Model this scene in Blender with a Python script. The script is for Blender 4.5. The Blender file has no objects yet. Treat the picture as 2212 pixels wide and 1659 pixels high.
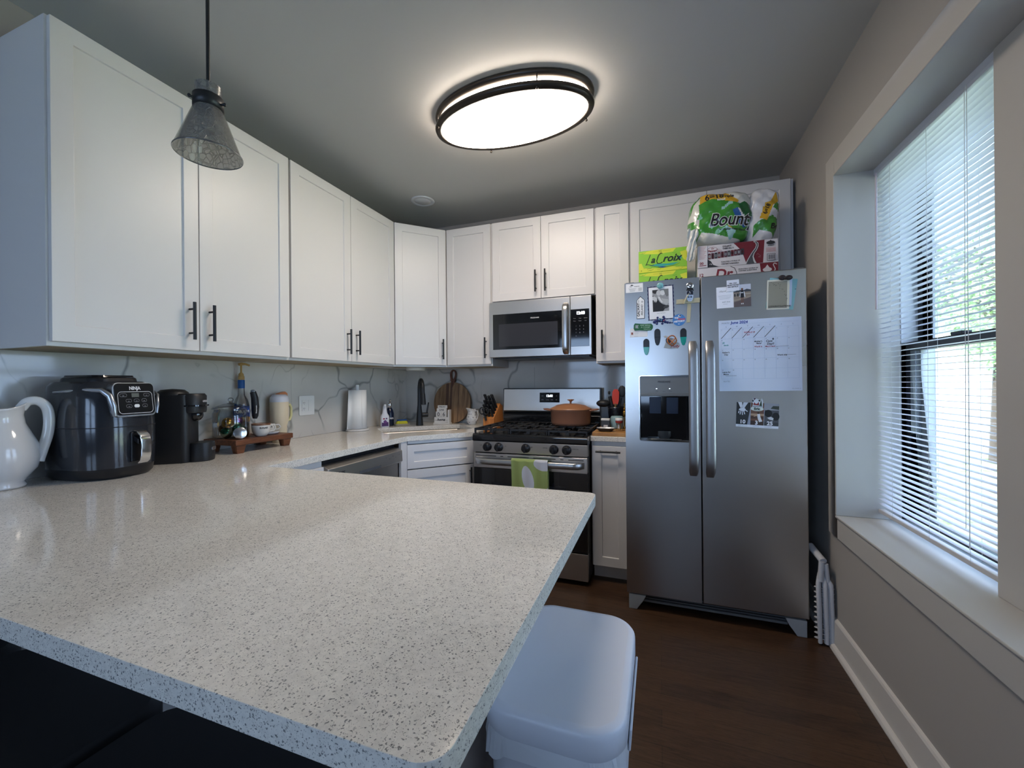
import bpy, bmesh, math, random
from mathutils import Vector, Matrix
from mathutils.geometry import tessellate_polygon
R = math.radians
PI = math.pi
random.seed(7)
SC = bpy.context.scene
COL = SC.collection

# ---------------------------------------------------------------- camera
cam_d = bpy.data.cameras.new('camera')
cam = bpy.data.objects.new('camera', cam_d)
COL.objects.link(cam)
cam_d.sensor_width = 36.0
cam_d.lens = 36.0 * 885.6 / 2212
cam_d.clip_start = 0.02
cam.matrix_world = Matrix.Translation((0, 0, 1.245)) @ Matrix.Rotation(0.3442, 4, 'Z') @ Matrix.Rotation(PI / 2, 4, 'X') @ Matrix.Rotation(-0.0086, 4, 'Z')
SC.camera = cam

# ---------------------------------------------------------------- world, exposure
SC.view_settings.view_transform = 'Standard'
SC.view_settings.look = 'None'
SC.view_settings.gamma = 1
SC.view_settings.use_curve_mapping = False
SC.view_settings.exposure = 1.0
W = bpy.data.worlds.new('sky')
SC.world = W
W.use_nodes = True
wn = W.node_tree
wn.nodes.clear()
bg = wn.nodes.new('ShaderNodeBackground')
wo = wn.nodes.new('ShaderNodeOutputWorld')
tc = wn.nodes.new('ShaderNodeTexCoord')
sx = wn.nodes.new('ShaderNodeSeparateXYZ')
rp = wn.nodes.new('ShaderNodeValToRGB')
wn.links.new(tc.outputs['Generated'], sx.inputs[0])
wn.links.new(sx.outputs['Z'], rp.inputs[0])
rp.color_ramp.elements[0].position = 0.45
rp.color_ramp.elements[0].color = (0.16, 0.22, 0.32, 1)
rp.color_ramp.elements[1].position = 0.53
rp.color_ramp.elements[1].color = (0.50, 0.685, 1.0, 1)
wn.links.new(rp.outputs[0], bg.inputs[0])
bg.inputs[1].default_value = 13.0
wn.links.new(bg.outputs[0], wo.inputs[0])

sun_d = bpy.data.lights.new('sun', 'SUN'); sun_d.energy = 22; sun_d.angle = R(1.5); sun_d.color = (1, .96, .9)
sun = bpy.data.objects.new('sun', sun_d); COL.objects.link(sun)
sun.rotation_euler = Vector((-.60, -.10, .80)).to_track_quat('Z', 'Y').to_euler()
def portal(name, loc, rot, sx_, sy_):
    d = bpy.data.lights.new(name, 'AREA')
    d.shape = 'RECTANGLE'; d.size = sx_; d.size_y = sy_
    d.cycles.is_portal = True
    o = bpy.data.objects.new(name, d); COL.objects.link(o)
    o.location = loc; o.rotation_euler = rot
    return o
portal('window_portal', (1.16, 1.45, 1.4), (0, R(90), 0), 1.7, 1.75)
portal('window_portal', (-0.95, -2.82, 1.55), (R(90), 0, 0), 2.9, 1.6)

# ---------------------------------------------------------------- materials
def lin(h):
    h = h.lstrip('#')
    v = [int(h[i:i + 2], 16) / 255 for i in (0, 2, 4)]
    return tuple((c / 12.92 if c <= .04045 else ((c + .055) / 1.055) ** 2.4) for c in v) + (1,)
MC = {}
def mat(name, col, rough=.5, metal=0, spec=.5, trans=0, emit=None, es=0, coat=0, sheen=0, alpha=1, ior=1.45):
    if name in MC: return MC[name]
    m = bpy.data.materials.new(name); m.use_nodes = True
    b = m.node_tree.nodes['Principled BSDF']
    if isinstance(col, str): col = lin(col)
    b.inputs['Base Color'].default_value = col if len(col) == 4 else tuple(col) + (1,)
    b.inputs['Roughness'].default_value = rough
    b.inputs['Metallic'].default_value = metal
    b.inputs['Specular IOR Level'].default_value = spec
    b.inputs['Transmission Weight'].default_value = trans
    b.inputs['IOR'].default_value = ior
    b.inputs['Coat Weight'].default_value = coat
    b.inputs['Coat Roughness'].default_value = .05
    b.inputs['Sheen Weight'].default_value = sheen
    b.inputs['Alpha'].default_value = alpha
    if emit is not None:
        b.inputs['Emission Color'].default_value = lin(emit) if isinstance(emit, str) else tuple(emit) + (1,)
        b.inputs['Emission Strength'].default_value = es
    MC[name] = m
    return m
def cm(h, rough=.55):
    return mat('c' + h.lstrip('#') + '_%d' % (rough * 100), h, rough)
class NT:
    def __init__(s, m):
        s.m = m; s.t = m.node_tree; s.b = s.t.nodes['Principled BSDF']
    def n(s, k, **kw):
        o = s.t.nodes.new(k)
        for a, v in kw.items():
            if hasattr(o, a) and a not in ('Scale',): setattr(o, a, v)
        return o
    def l(s, a, b): s.t.links.new(a, b)
    def coord(s, scale=(1, 1, 1), rot=(0, 0, 0), kind='Object'):
        c = s.n('ShaderNodeTexCoord'); mp = s.n('ShaderNodeMapping')
        mp.inputs['Scale'].default_value = scale; mp.inputs['Rotation'].default_value = rot
        s.l(c.outputs[kind], mp.inputs[0]); return mp.outputs[0]
    def noise(s, vec, scale=5, detail=3, rough=.5, dist=0):
        o = s.n('ShaderNodeTexNoise'); s.l(vec, o.inputs['Vector'])
        o.inputs['Scale'].default_value = scale; o.inputs['Detail'].default_value = detail
        o.inputs['Roughness'].default_value = rough; o.inputs['Distortion'].default_value = dist
        return o
    def vor(s, vec, scale, feature='F1', rnd=1):
        o = s.n('ShaderNodeTexVoronoi'); o.feature = feature; s.l(vec, o.inputs['Vector'])
        o.inputs['Scale'].default_value = scale; o.inputs['Randomness'].default_value = rnd
        return o
    def ramp(s, fac, stops):
        o = s.n('ShaderNodeValToRGB'); s.l(fac, o.inputs[0]); cr = o.color_ramp
        while len(cr.elements) < len(stops): cr.elements.new(.5)
        for e, (p, c) in zip(cr.elements, stops):
            e.position = p
            e.color = (c, c, c, 1) if isinstance(c, (int, float)) else (lin(c) if isinstance(c, str) else c)
        return o.outputs[0]
    def mix(s, fac, a, b, mode='MIX'):
        o = s.n('ShaderNodeMix'); o.data_type = 'RGBA'; o.blend_type = mode
        for sock, v in ((o.inputs[0], fac), (o.inputs[6], a), (o.inputs[7], b)):
            if hasattr(v, 'is_output') or isinstance(v, bpy.types.NodeSocket): s.l(v, sock)
            elif isinstance(v, str): sock.default_value = lin(v)
            else: sock.default_value = v
        return o.outputs[2]
    def math(s, op, a, b=0):
        o = s.n('ShaderNodeMath'); o.operation = op
        for i, v in enumerate((a, b)):
            if isinstance(v, bpy.types.NodeSocket): s.l(v, o.inputs[i])
            else: o.inputs[i].default_value = v
        return o.outputs[0]
    def bump(s, h, strength=.2, dist=.002):
        o = s.n('ShaderNodeBump'); s.l(h, o.inputs['Height'])
        o.inputs['Strength'].default_value = strength; o.inputs['Distance'].default_value = dist
        s.l(o.outputs[0], s.b.inputs['Normal'])
    def col(s, c): s.l(c, s.b.inputs['Base Color'])

CAB = mat('white_cabinet_paint', (.655, .638, .628), .36)
t = NT(CAB); t.bump(t.noise(t.coord(), 260, 2).outputs[0], .08, .0006)
CABIN = mat('raw_cabinet_underside', '#a3967f', .7)
WALL = mat('greige_wall_paint', (.36, .336, .308), .75)
t = NT(WALL); t.bump(t.noise(t.coord(), 180, 3).outputs[0], .15, .001)
CEIL = mat('grey_ceiling_paint', (.50, .495, .475), .8)
t = NT(CEIL); t.bump(t.noise(t.coord(), 150, 3).outputs[0], .15, .001)
TRIM = mat('trim_paint', (.46, .44, .41), .5)
BLACK = mat('black_metal', (.012, .013, .014), .42)
BLKPL = mat('black_plastic', (.010, .010, .012), .35)
BLKGL = mat('black_glass', (.006, .007, .009), .06, coat=.5)
RUBBER = mat('dark_rubber', (.012, .012, .013), .8)
GREYPL = mat('grey_plastic', (.13, .14, .15), .45)
CHROME = mat('chrome', (.75, .76, .78), .12, 1)
WHITE = mat('white_plastic', (.75, .75, .73), .4)
CERAM = mat('white_ceramic', (.66, .66, .65), .12, coat=.4)

STEEL = mat('brushed_steel', (.56, .535, .505), .3, 1)
t = NT(STEEL); v = t.coord((1.5, 1.5, 160))
n_ = t.noise(v, 6, 3, .6)
t.l(t.ramp(n_.outputs[0], [(0.3, .30), (.7, .38)]), t.b.inputs['Roughness'])
STEELH = mat('handle_steel', (.46, .46, .46), .3, 1)
STEELF = mat('fridge_steel', (.47, .45, .43), .3, 1)
t = NT(STEELF); v = t.coord((1, 1, 120)); n_ = t.noise(v, 5, 3, .6); n2 = t.noise(t.coord(), 1.2, 2, .5)
t.l(t.ramp(n2.outputs[0], [(0.35, .27), (.7, .33)]), t.b.inputs['Roughness'])

# speckled quartz
QZ = mat('speckled_quartz', (.62, .6, .55), .09, spec=.5)
t = NT(QZ); v = t.coord()
nz = t.noise(v, 260, 1)
vd = t.n('ShaderNodeVectorMath'); vd.operation = 'MULTIPLY_ADD'; t.l(nz.outputs[1], vd.inputs[0]); vd.inputs[1].default_value = (.006, .006, .006); t.l(v, vd.inputs[2]); v0 = v; v = vd.outputs[0]
base = t.ramp(t.noise(v, 90, 4, .7).outputs[0], [(.3, '#d6d1c8'), (.7, '#ece7dd')])
va = t.vor(v, 225); vb = t.vor(v, 430); vc = t.vor(v0, 60)
sa = t.ramp(va.outputs['Distance'], [(.24, 1), (.34, 0)])
pa = t.ramp(va.outputs['Color'], [(.46, 0), (.5, 1)])
sb = t.ramp(vb.outputs['Distance'], [(.22, 1), (.34, 0)])
pb = t.ramp(vb.outputs['Color'], [(.45, 0), (.52, 1)])
c1 = t.mix(t.math('MULTIPLY', t.math('MULTIPLY', sb, pb), .75), base, '#6d6b66')
c2 = t.mix(t.math('MULTIPLY', t.math('MULTIPLY', sa, pa), .75), c1, '#4a4c50')
sc_ = t.ramp(vc.outputs['Distance'], [(.045, 1), (.06, 0)])
pc = t.ramp(vc.outputs['Color'], [(.80, 0), (.81, 1)])
spk = t.math('MULTIPLY', sc_, pc)
t.col(t.mix(spk, c2, '#ffffff'))
t.l(t.math('MULTIPLY', spk, .9), t.b.inputs['Metallic'])

# veined porcelain
MARB = mat('veined_porcelain', (.6, .6, .58), .07, spec=.5)
t = NT(MARB); v = t.coord((1, 1, 1))
w1 = t.noise(v, 1.3, 3, .55)
vd = t.n('ShaderNodeVectorMath'); vd.operation = 'MULTIPLY_ADD'
t.l(w1.outputs[1], vd.inputs[0]); vd.inputs[1].default_value = (.9, .9, .9); t.l(v, vd.inputs[2])
ve = t.vor(vd.outputs[0], 1.9, 'DISTANCE_TO_EDGE')
vein = t.ramp(ve.outputs['Distance'], [(0, 1), (.009, .6), (.022, 0)])
msk = t.ramp(t.noise(v, 2.7, 3).outputs[0], [(.38, 0), (.56, 1)])
n3 = t.noise(vd.outputs[0], 1.5, 4, .5)
vein2 = t.ramp(t.math('ABSOLUTE', t.math('SUBTRACT', n3.outputs[0], .5)), [(0, .8), (.004, .3), (.009, 0)])
msk2 = t.ramp(t.noise(v, 3.9, 2).outputs[0], [(.50, 0), (.62, 1)])
cl = t.ramp(t.noise(v, 2.0, 4).outputs[0], [(.3, '#b9b6b0'), (.7, '#cfccc5')])
c = t.mix(t.math('MULTIPLY', t.math('MULTIPLY', vein, msk), .75), cl, '#6b6d6a')
c = t.mix(t.math('MULTIPLY', t.math('MULTIPLY', vein2, msk2), .6), c, '#74746f')
t.col(c)

# dark oak floor (boards run along x)
FLOOR = mat('dark_oak_floor', (.05, .03, .02), .33)
t = NT(FLOOR); v = t.coord()
br = t.n('ShaderNodeTexBrick'); t.l(v, br.inputs['Vector'])
br.inputs['Scale'].default_value = 1; br.inputs['Brick Width'].default_value = 1.1; br.inputs['Row Height'].default_value = .083
br.inputs['Mortar Size'].default_value = .0012; br.inputs['Color1'].default_value = lin('#45301f'); br.inputs['Color2'].default_value = lin('#2a1d14')
br.inputs['Mortar'].default_value = lin('#0a0604'); br.offset = .37
g = t.noise(t.coord((2.2, 28, 1)), 3.5, 6, .65, .8)
c = t.mix(t.ramp(g.outputs[0], [(.35, .0), (.7, .75)]), br.outputs[0], '#574030')
g2 = t.noise(t.coord((4, 60, 1)), 4, 4, .7, 1.5)
c = t.mix(t.ramp(g2.outputs[0], [(.5, 0), (.66, .6)]), c, '#140c08')
t.col(c); t.bump(g2.outputs[0], .12, .0008)

def wood(name, a, b, rough=.5, scale=(1, 1, 1), sc=4):
    m = mat(name, a, rough); t = NT(m)
    n = t.noise(t.coord(scale), sc, 5, .6, .6)
    t.col(t.ramp(n.outputs[0], [(.32, a), (.68, b)])); return m
ACACIA = wood('acacia_wood', '#4d2c1b', '#7c4b2e', .45, (22, 3, 22), 3)
BLOCKW = wood('knife_block_wood', '#b06a35', '#c98548', .45, (30, 30, 3), 3)
BRDW = wood('round_board_wood', '#6b5037', '#a07f5c', .55, (26, 1, 2), 2)
BRDH = wood('board_handle_wood', '#4a2c1e', '#6b4330', .5, (20, 1, 2), 2)
CUTW = wood('butcher_block_wood', '#8f6133', '#b98a50', .5, (3, 30, 3), 3)

def thin_glass(name, tint=(1, 1, 1), refl=.08, rough=.03):
    m = bpy.data.materials.new(name); m.use_nodes = True
    nt = m.node_tree; nt.nodes.clear()
    o = nt.nodes.new('ShaderNodeOutputMaterial'); mx = nt.nodes.new('ShaderNodeMixShader')
    tr = nt.nodes.new('ShaderNodeBsdfTransparent'); gl = nt.nodes.new('ShaderNodeBsdfGlossy')
    fr = nt.nodes.new('ShaderNodeLayerWeight'); fr.inputs[0].default_value = .35
    mr = nt.nodes.new('ShaderNodeMapRange')
    mr.inputs['To Min'].default_value = refl; mr.inputs['To Max'].default_value = .8
    nt.links.new(fr.outputs['Fresnel'], mr.inputs['Value'])
    tr.inputs[0].default_value = tuple(tint) + (1,)
    gl.inputs['Roughness'].default_value = rough
    nt.links.new(mr.outputs[0], mx.inputs[0]); nt.links.new(tr.outputs[0], mx.inputs[1]); nt.links.new(gl.outputs[0], mx.inputs[2])
    nt.links.new(mx.outputs[0], o.inputs[0]); return m
PANE = thin_glass('window_glass', (.96, .98, 1), .02, .01)
GLASS = thin_glass('clear_jar_glass', (.93, .95, .95), .07, .03)

# ---------------------------------------------------------------- mesh kit
class G:
    def __init__(s): s.v = []; s.f = []; s.m = []; s.s = []; s.X = Matrix.Identity(4); s.k = 0
    def add(s, vs, fs, smooth=False, m=None):
        o = len(s.v); m = s.k if m is None else m
        s.v += [tuple(s.X @ Vector(p)) for p in vs]
        for f in fs: s.f.append([i + o for i in f]); s.m.append(m); s.s.append(smooth)
        return s
    def box(s, a, b, m=None):
        x0, y0, z0 = a; x1, y1, z1 = b
        vs = [(x, y, z) for x in (x0, x1) for y in (y0, y1) for z in (z0, z1)]
        return s.add(vs, [(0, 1, 3, 2), (4, 6, 7, 5), (0, 4, 5, 1), (2, 3, 7, 6), (0, 2, 6, 4), (1, 5, 7, 3)], False, m)
    def prism(s, pts, vec, m=None, smooth=False, cap=True):
        n = len(pts); vec = Vector(vec)
        P = [Vector(p) for p in pts]; vs = P + [p + vec for p in P]
        fs = [(i, (i + 1) % n, (i + 1) % n + n, i + n) for i in range(n)]
        s.add(vs, fs, smooth, m)
        if cap:
            tr = tessellate_polygon([P]) if n > 4 else None
            if tr: s.add(P, [tuple(x) for x in tr], False, m); s.add([p + vec for p in P], [tuple(x) for x in tr], False, m)
            else: s.add(vs, [tuple(range(n))[::-1], tuple(range(n, 2 * n))], False, m)
        return s
    def poly(s, pts, m=None):
        P = [Vector(p) for p in pts]
        return s.add(P, [tuple(x) for x in tessellate_polygon([P])] if len(P) > 4 else [tuple(range(len(P)))], False, m)
    def loft(s, rings, m=None, smooth=True, cap0=True, cap1=True, closed=True):
        n = len(rings[0]); vs = [p for r in rings for p in r]; fs = []
        for j in range(len(rings) - 1):
            for i in range(n if closed else n - 1):
                a = j * n + i; b = j * n + (i + 1) % n
                fs.append((a, b, b + n, a + n))
        s.add(vs, fs, smooth, m)
        if cap0: s.add(rings[0], [tuple(range(n))[::-1]], False, m)
        if cap1: s.add(rings[-1], [tuple(range(n))], False, m)
        return s
    def lathe(s, prof, seg=32, c=(0, 0, 0), m=None, smooth=True, cap0=False, cap1=False, sx=1, sy=1):
        rings = [[(c[0] + r * sx * math.cos(2 * PI * i / seg), c[1] + r * sy * math.sin(2 * PI * i / seg), c[2] + z) for i in range(seg)] for r, z in prof]
        return s.loft(rings, m, smooth, cap0, cap1)
    def tube(s, pts, r, seg=10, m=None, smooth=True, flat=1.0):
        P = [Vector(p) for p in pts]; n = len(P); rr = r if isinstance(r, (list, tuple)) else [r] * n
        rings = []; up = None
        for i in range(n):
            d = (P[min(i + 1, n - 1)] - P[max(i - 1, 0)]).normalized()
            if up is None:
                up = Vector((0, 0, 1)) if abs(d.z) < .9 else Vector((1, 0, 0))
            a = d.cross(up).normalized(); b = a.cross(d).normalized(); up = b
            rings.append([tuple(P[i] + (a * math.cos(2 * PI * k / seg) + b * flat * math.sin(2 * PI * k / seg)) * rr[i]) for k in range(seg)])
        return s.loft(rings, m, smooth)
    def ell(s, c, r, m=None, seg=20, rg=12):
        rx, ry, rz = r if isinstance(r, (list, tuple)) else (r, r, r)
        rings = [[(c[0] + rx * math.sin(PI * j / rg) * math.cos(2 * PI * i / seg), c[1] + ry * math.sin(PI * j / rg) * math.sin(2 * PI * i / seg), c[2] - rz * math.cos(PI * j / rg)) for i in range(seg)] for j in range(rg + 1)]
        return s.loft(rings, m, True, False, False)
    def text(s, body, size, o, u=(1, 0, 0), v=(0, 0, 1), m=None, ext=.0003, align='LEFT', bold=0, squash=1, shear=0):
        cu = bpy.data.curves.new('txt', 'FONT'); cu.body = body; cu.size = size; cu.align_x = align
        cu.extrude = 0; cu.resolution_u = 3; cu.offset = bold; cu.shear = shear
        ob = bpy.data.objects.new('txt', cu); COL.objects.link(ob)
        me = bpy.data.meshes.new_from_object(ob)
        u = Vector(u).normalized(); v = Vector(v).normalized(); n = u.cross(v); o = Vector(o)
        vs = [o + u * p.co.x * squash + v * p.co.y + n * ext for p in me.vertices]
        s.add(vs, [tuple(p.vertices) for p in me.polygons], False, m)
        bpy.data.objects.remove(ob); bpy.data.curves.remove(cu); bpy.data.meshes.remove(me)
        return s
    def build(s, name, mats, parent=None, loc=None, rot=0, bevel=0, seg=2, sub=0, solid=0, label=None):
        me = bpy.data.meshes.new(name); me.from_pydata(s.v, [], s.f)
        mats = mats if isinstance(mats, (list, tuple)) else [mats]
        for x in mats: me.materials.append(x)
        me.polygons.foreach_set('material_index', s.m); me.polygons.foreach_set('use_smooth', s.s)
        bm = bmesh.new(); bm.from_mesh(me)
        if bevel or sub: bmesh.ops.remove_doubles(bm, verts=bm.verts, dist=1e-6)
        if not getattr(s, 'keepn', False): bmesh.ops.recalc_face_normals(bm, faces=bm.faces)
        bm.to_mesh(me); bm.free(); me.update()
        ob = bpy.data.objects.new(name, me); COL.objects.link(ob)
        if parent: ob.parent = parent
        if loc is not None: ob.location = loc
        ob.rotation_euler.z = rot
        if solid:
            q = ob.modifiers.new('t', 'SOLIDIFY'); q.thickness = solid; q.offset = 0
        if bevel:
            q = ob.modifiers.new('b', 'BEVEL'); q.width = bevel; q.segments = seg; q.limit_method = 'ANGLE'; q.angle_limit = R(40)
            q.harden_normals = False
            for p in me.polygons: p.use_smooth = True
            w = ob.modifiers.new('w', 'WEIGHTED_NORMAL'); w.keep_sharp = True
        if sub:
            q = ob.modifiers.new('s', 'SUBSURF'); q.levels = sub; q.render_levels = sub
        if label: ob['label'] = label
        return ob
def rr(cx, cy, w, h, r, n=5, z=0):
    out = []
    for (sx_, sy_, a0) in ((1, 1, 0), (-1, 1, 90), (-1, -1, 180), (1, -1, 270)):
        for i in range(n + 1):
            a = R(a0 + 90 * i / n)
            out.append((cx + sx_ * (w / 2 - r) + r * math.cos(a), cy + sy_ * (h / 2 - r) + r * math.sin(a), z))
    return out
def spline_pts(pts, n=5):
    """Catmull-Rom through pts"""
    P = [Vector(p) for p in pts]; P = [P[0] * 2 - P[1]] + P + [P[-1] * 2 - P[-2]]; out = []
    for i in range(1, len(P) - 2):
        for k in range(n):
            t_ = k / n; a, b, c, d = P[i - 1:i + 3]
            out.append(tuple(.5 * ((2 * b) + (c - a) * t_ + (2 * a - 5 * b + 4 * c - d) * t_ ** 2 + (3 * b - a - 3 * c + d) * t_ ** 3)))
    out.append(tuple(P[-2])); return out
def thing(name, label, cat, loc=(0, 0, 0), rot=0, group=None):
    o = bpy.data.objects.new(name, None); COL.objects.link(o); o.empty_display_size = .05
    o.location = loc; o.rotation_euler.z = rot; o['label'] = label; o['category'] = cat
    if group: o['group'] = group
    return o
def tag(o, label, cat, group=None, kind=None):
    o['label'] = label; o['category'] = cat
    if group: o['group'] = group
    if kind: o['kind'] = kind
    return o
def struct(o): o['kind'] = 'structure'; return o

def sheet(name, Wd, H, items, parent=None, base='#ffffff', th=.001, rough=.5, outline=None, loc=None, rot=(0, 0, 0), basemat=None):
    """flat printed thing in local x (right) / z (up), facing -y, origin bottom left"""
    g = G(); mats = [basemat or cm(base, rough)]; idx = {}
    def mi(c):
        if c not in idx:
            idx[c] = len(mats); mats.append(c if isinstance(c, bpy.types.Material) else cm(c, rough))
        return idx[c]
    ol = outline or [(0, 0), (Wd, 0), (Wd, H), (0, H)]
    g.prism([(x, 0, z) for x, z in ol], (0, -th, 0), 0)
    y = -th
    for it in items:
        y -= .00007; k = it[0]
        if k == 'p': g.poly([(x, y, z) for x, z in it[1]], mi(it[2]))
        elif k == 'r': _, x, z, w, h, c = it; g.poly([(x, y, z), (x + w, y, z), (x + w, y, z + h), (x, y, z + h)], mi(c))
        elif k == 'o':
            _, x, z, rx, rz, c = it[:6]; a0 = R(it[6]) if len(it) > 6 else 0
            pts = []
            for i in range(20):
                a = 2 * PI * i / 20; px, pz = rx * math.cos(a), rz * math.sin(a)
                pts.append((x + px * math.cos(a0) - pz * math.sin(a0), y, z + px * math.sin(a0) + pz * math.cos(a0)))
            g.poly(pts, mi(c))
        elif k == 'l':
            _, pts, w, c = it
            for (xa, za), (xb, zb) in zip(pts, pts[1:]):
                L = math.hypot(xb - xa, zb - za) or 1e-9; nx, nz = -(zb - za) / L * w / 2, (xb - xa) / L * w / 2
                g.poly([(xa + nx, y, za + nz), (xa - nx, y, za - nz), (xb - nx, y, zb - nz), (xb + nx, y, zb + nz)], mi(c))
        elif k == 't':
            _, s_, x, z, sz, c = it[:6]; kw = it[6] if len(it) > 6 else {}
            a = R(kw.get('rot', 0)); g.text(s_, sz, (x, y, z), (math.cos(a), 0, math.sin(a)), (-math.sin(a), 0, math.cos(a)), mi(c), 0, kw.get('align', 'LEFT'), kw.get('bold', 0), kw.get('squash', 1), kw.get('shear', 0))
    g.keepn = True
    ob = g.build(name, mats, parent)
    if loc is not None: ob.location = loc
    ob.rotation_euler = rot
    return ob

# ================================================================ THE ROOM
XL, XR, YB, YR, ZC = -2.176, .773, 3.2, -2.75, 2.63
struct(G().box((XL - .2, YR - .2, -.1), (XR + .25, YB + .2, 0)).build('floor', FLOOR))
struct(G().box((XL - .2, YR - .2, ZC), (XR + .25, YB + .2, ZC + .1)).build('ceiling', CEIL))
struct(G().box((XL - .15, YR - .15, 0), (XL, YB + .15, ZC)).build('wall_left', WALL))
struct(G().box((XL, YB, 0), (XR, YB + .15, ZC)).build('wall_back', WALL))
# right wall with the wide window opening  y .66..2.25, z .633..2.18
WY0, WY1, WZ0, WZ1, XO = .62, 2.245, .633, 2.18, 1.10
g = G()
g.box((XR, WY1, 0), (XO, YB + .15, ZC)); g.box((XR, YR - .15, 0), (XO, WY0, ZC))
g.box((XR, WY0, 0), (XO, WY1, WZ0)); g.box((XR, WY0, WZ1), (XO, WY1, ZC))
struct(g.build('wall_right', WALL))
# rear wall with two windows
RW = [(-1.95, -1.05), (-.85, .05)]
g = G(); xs = [XL] + [q for w in RW for q in w] + [XR]
for i in range(0, 6, 2): g.box((xs[i], YR - .15, 0), (xs[i + 1], YR, ZC))
for a, b in RW: g.box((a, YR - .15, 0), (b, YR, .85)); g.box((a, YR - .15, 2.2), (b, YR, ZC))
struct(g.build('wall_rear', WALL))

# window casing (picture-frame trim) and sill lining
g = G(); cw = .10
g.box((XR - .018, WY1, WZ0 - cw), (XR, WY1 + cw, WZ1 + cw)); g.box((XR - .018, WY0 - cw, WZ0 - cw), (XR, WY0, WZ1 + cw))
g.box((XR - .018, WY0, WZ1), (XR, WY1, WZ1 + cw)); g.box((XR - .018, WY0, WZ0 - cw), (XR, WY1, WZ0))
struct(g.build('trim_1', TRIM, bevel=.002))
g = G(); lt = .012
g.box((XR - .026, WY0 + .0, WZ0 - .006), (XR + .27, WY1, WZ0 + .004))           # sill board
g.box((XR - .024, WY1 - .006, WZ0 + .004), (XR + .22, WY1 + .004, WZ1 - .004)); g.box((XR - .024, WY0 - .004, WZ0 + .004), (XR + .22, WY0 + .006, WZ1 - .004))
g.box((XR - .024, WY0, WZ1 - .006), (XR + .22, WY1, WZ1 + .004))
struct(g.build('trim_2', TRIM, bevel=.003))
# mullion between the two sashes
MY0, MY1 = 1.33, 1.545
struct(G().box((.892, MY0, WZ0 + .004), (XO, MY1, WZ1 - .006)).build('trim_3', TRIM, bevel=.002))

WFB = mat('black_window_vinyl', (.015, .017, .022), .4)
WFW = mat('white_window_vinyl', (.62, .64, .66), .4)
def kitchen_window(name, y0, y1):
    root = bpy.data.objects.new(name, None); COL.objects.link(root); root['kind'] = 'structure'; root.location = (1.03, y0, WZ0)
    w = y1 - y0; h = WZ1 - WZ0
    def fr(nm, xa, xb, ya, yb, za, zb, t_, m):
        g = G(); g.box((xa, ya, za), (xb, ya + t_, zb)); g.box((xa, yb - t_, za), (xb, yb, zb))
        g.box((xa, ya + t_, zb - t_), (xb, yb - t_, zb)); g.box((xa, ya + t_, za), (xb, yb - t_, za + t_)); return g.build(nm, m, root, bevel=.0015)
    fr('window_frame', -.045, .07, .0, w, .004, h - .006, .012, WFW)
    o = fr('upper_sash', .012, .045, .012, w - .012, h * .48, h - .018, .035, WFB)
    G().box((.027, .047, h * .48 + .035), (.030, w - .047, h - .053)).build('pane', PANE, o)
    o = fr('lower_sash', -.030, .005, .012, w - .012, .016, h * .50, .035, WFB)
    G().box((-.014, .047, .051), (-.011, w - .047, h * .5 - .035)).build('pane', PANE, o)
    g = G(); g.box((-.040, w / 2 - .03, h * .5), (-.012, w / 2 + .03, h * .5 + .012)); g.build('sash_lock', WFB, root, bevel=.002)
    return root
kitchen_window('window_1', MY1, WY1)
kitchen_window('window_2', WY0, MY0)

SLAT = mat('white_blind_slat', (.62, .64, .70), .45)
RAILM = mat('blind_rail', (.52, .50, .49), .5)
def mini_blind(y0, y1, label, tilt):
    t_ = thing('window_blind', label, 'blind', (.905, y0, WZ1 - .006), 0, 'mini blinds in the side window')
    w = y1 - y0 - .012; h = WZ1 - WZ0
    g = G(); g.prism([(-.008, .006, 0), (.022, .006, 0), (.022, .006, -.026), (.012, .006, -.032), (-.004, .006, -.032), (-.008, .006, -.024)], (0, w, 0)); g.build('headrail', SLAT, t_)
    g = G(); n = 68; sp = (h - .105) / n
    for i in range(n):
        z = -.045 - i * sp; ca, sa = math.cos(tilt), math.sin(tilt)
        ring = []
        for k in range(5):
            u = (k / 4 - .5) * .025; c_ = .0018 * (1 - (u / .0125) ** 2)
            ring.append((.008 + u * ca - c_ * sa, z + u * sa + c_ * ca))
        g.loft([[(x, y, zz) for x, zz in ring] for y in (.008, w)], 0, True, False, False, closed=False)
    g.build('slats', SLAT, t_)
    G().box((-.004, .006, -h + .042), (.020, w, -h + .058)).build('bottom_rail', RAILM, t_, bevel=.003)
    g = G()
    for yy in (.12, w / 2 - .02, w - .12):
        for xx in (-.0055, .0215): g.tube([(xx, yy, -.03), (xx, yy, -h + .05)], .0006, 5)
    g.build('ladder_cord', RAILM, t_)
    g = G(); g.tube([(-.016, .11, -.03), (-.018, .115, -h + .16)], .0009, 5); g.tube([(-.016, .10, -.03), (-.018, .10, -h + .10)], .0009, 5)
    g.build('pull_cord', RAILM, t_)
    g = G(); g.tube([(-.014, w - .03, -.03), (-.016, w - .028, -.62)], .004, 6); g.build('tilt_wand', mat('blind_wand', (.5, .45, .5), .3), t_)
    return t_
mini_blind(MY1, WY1, 'white mini blind hanging in the side window, fully lowered with open slats', R(0))
mini_blind(WY0, MY0, 'white mini blind hanging in the window past the mullion, outside the frame', R(0))

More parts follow.
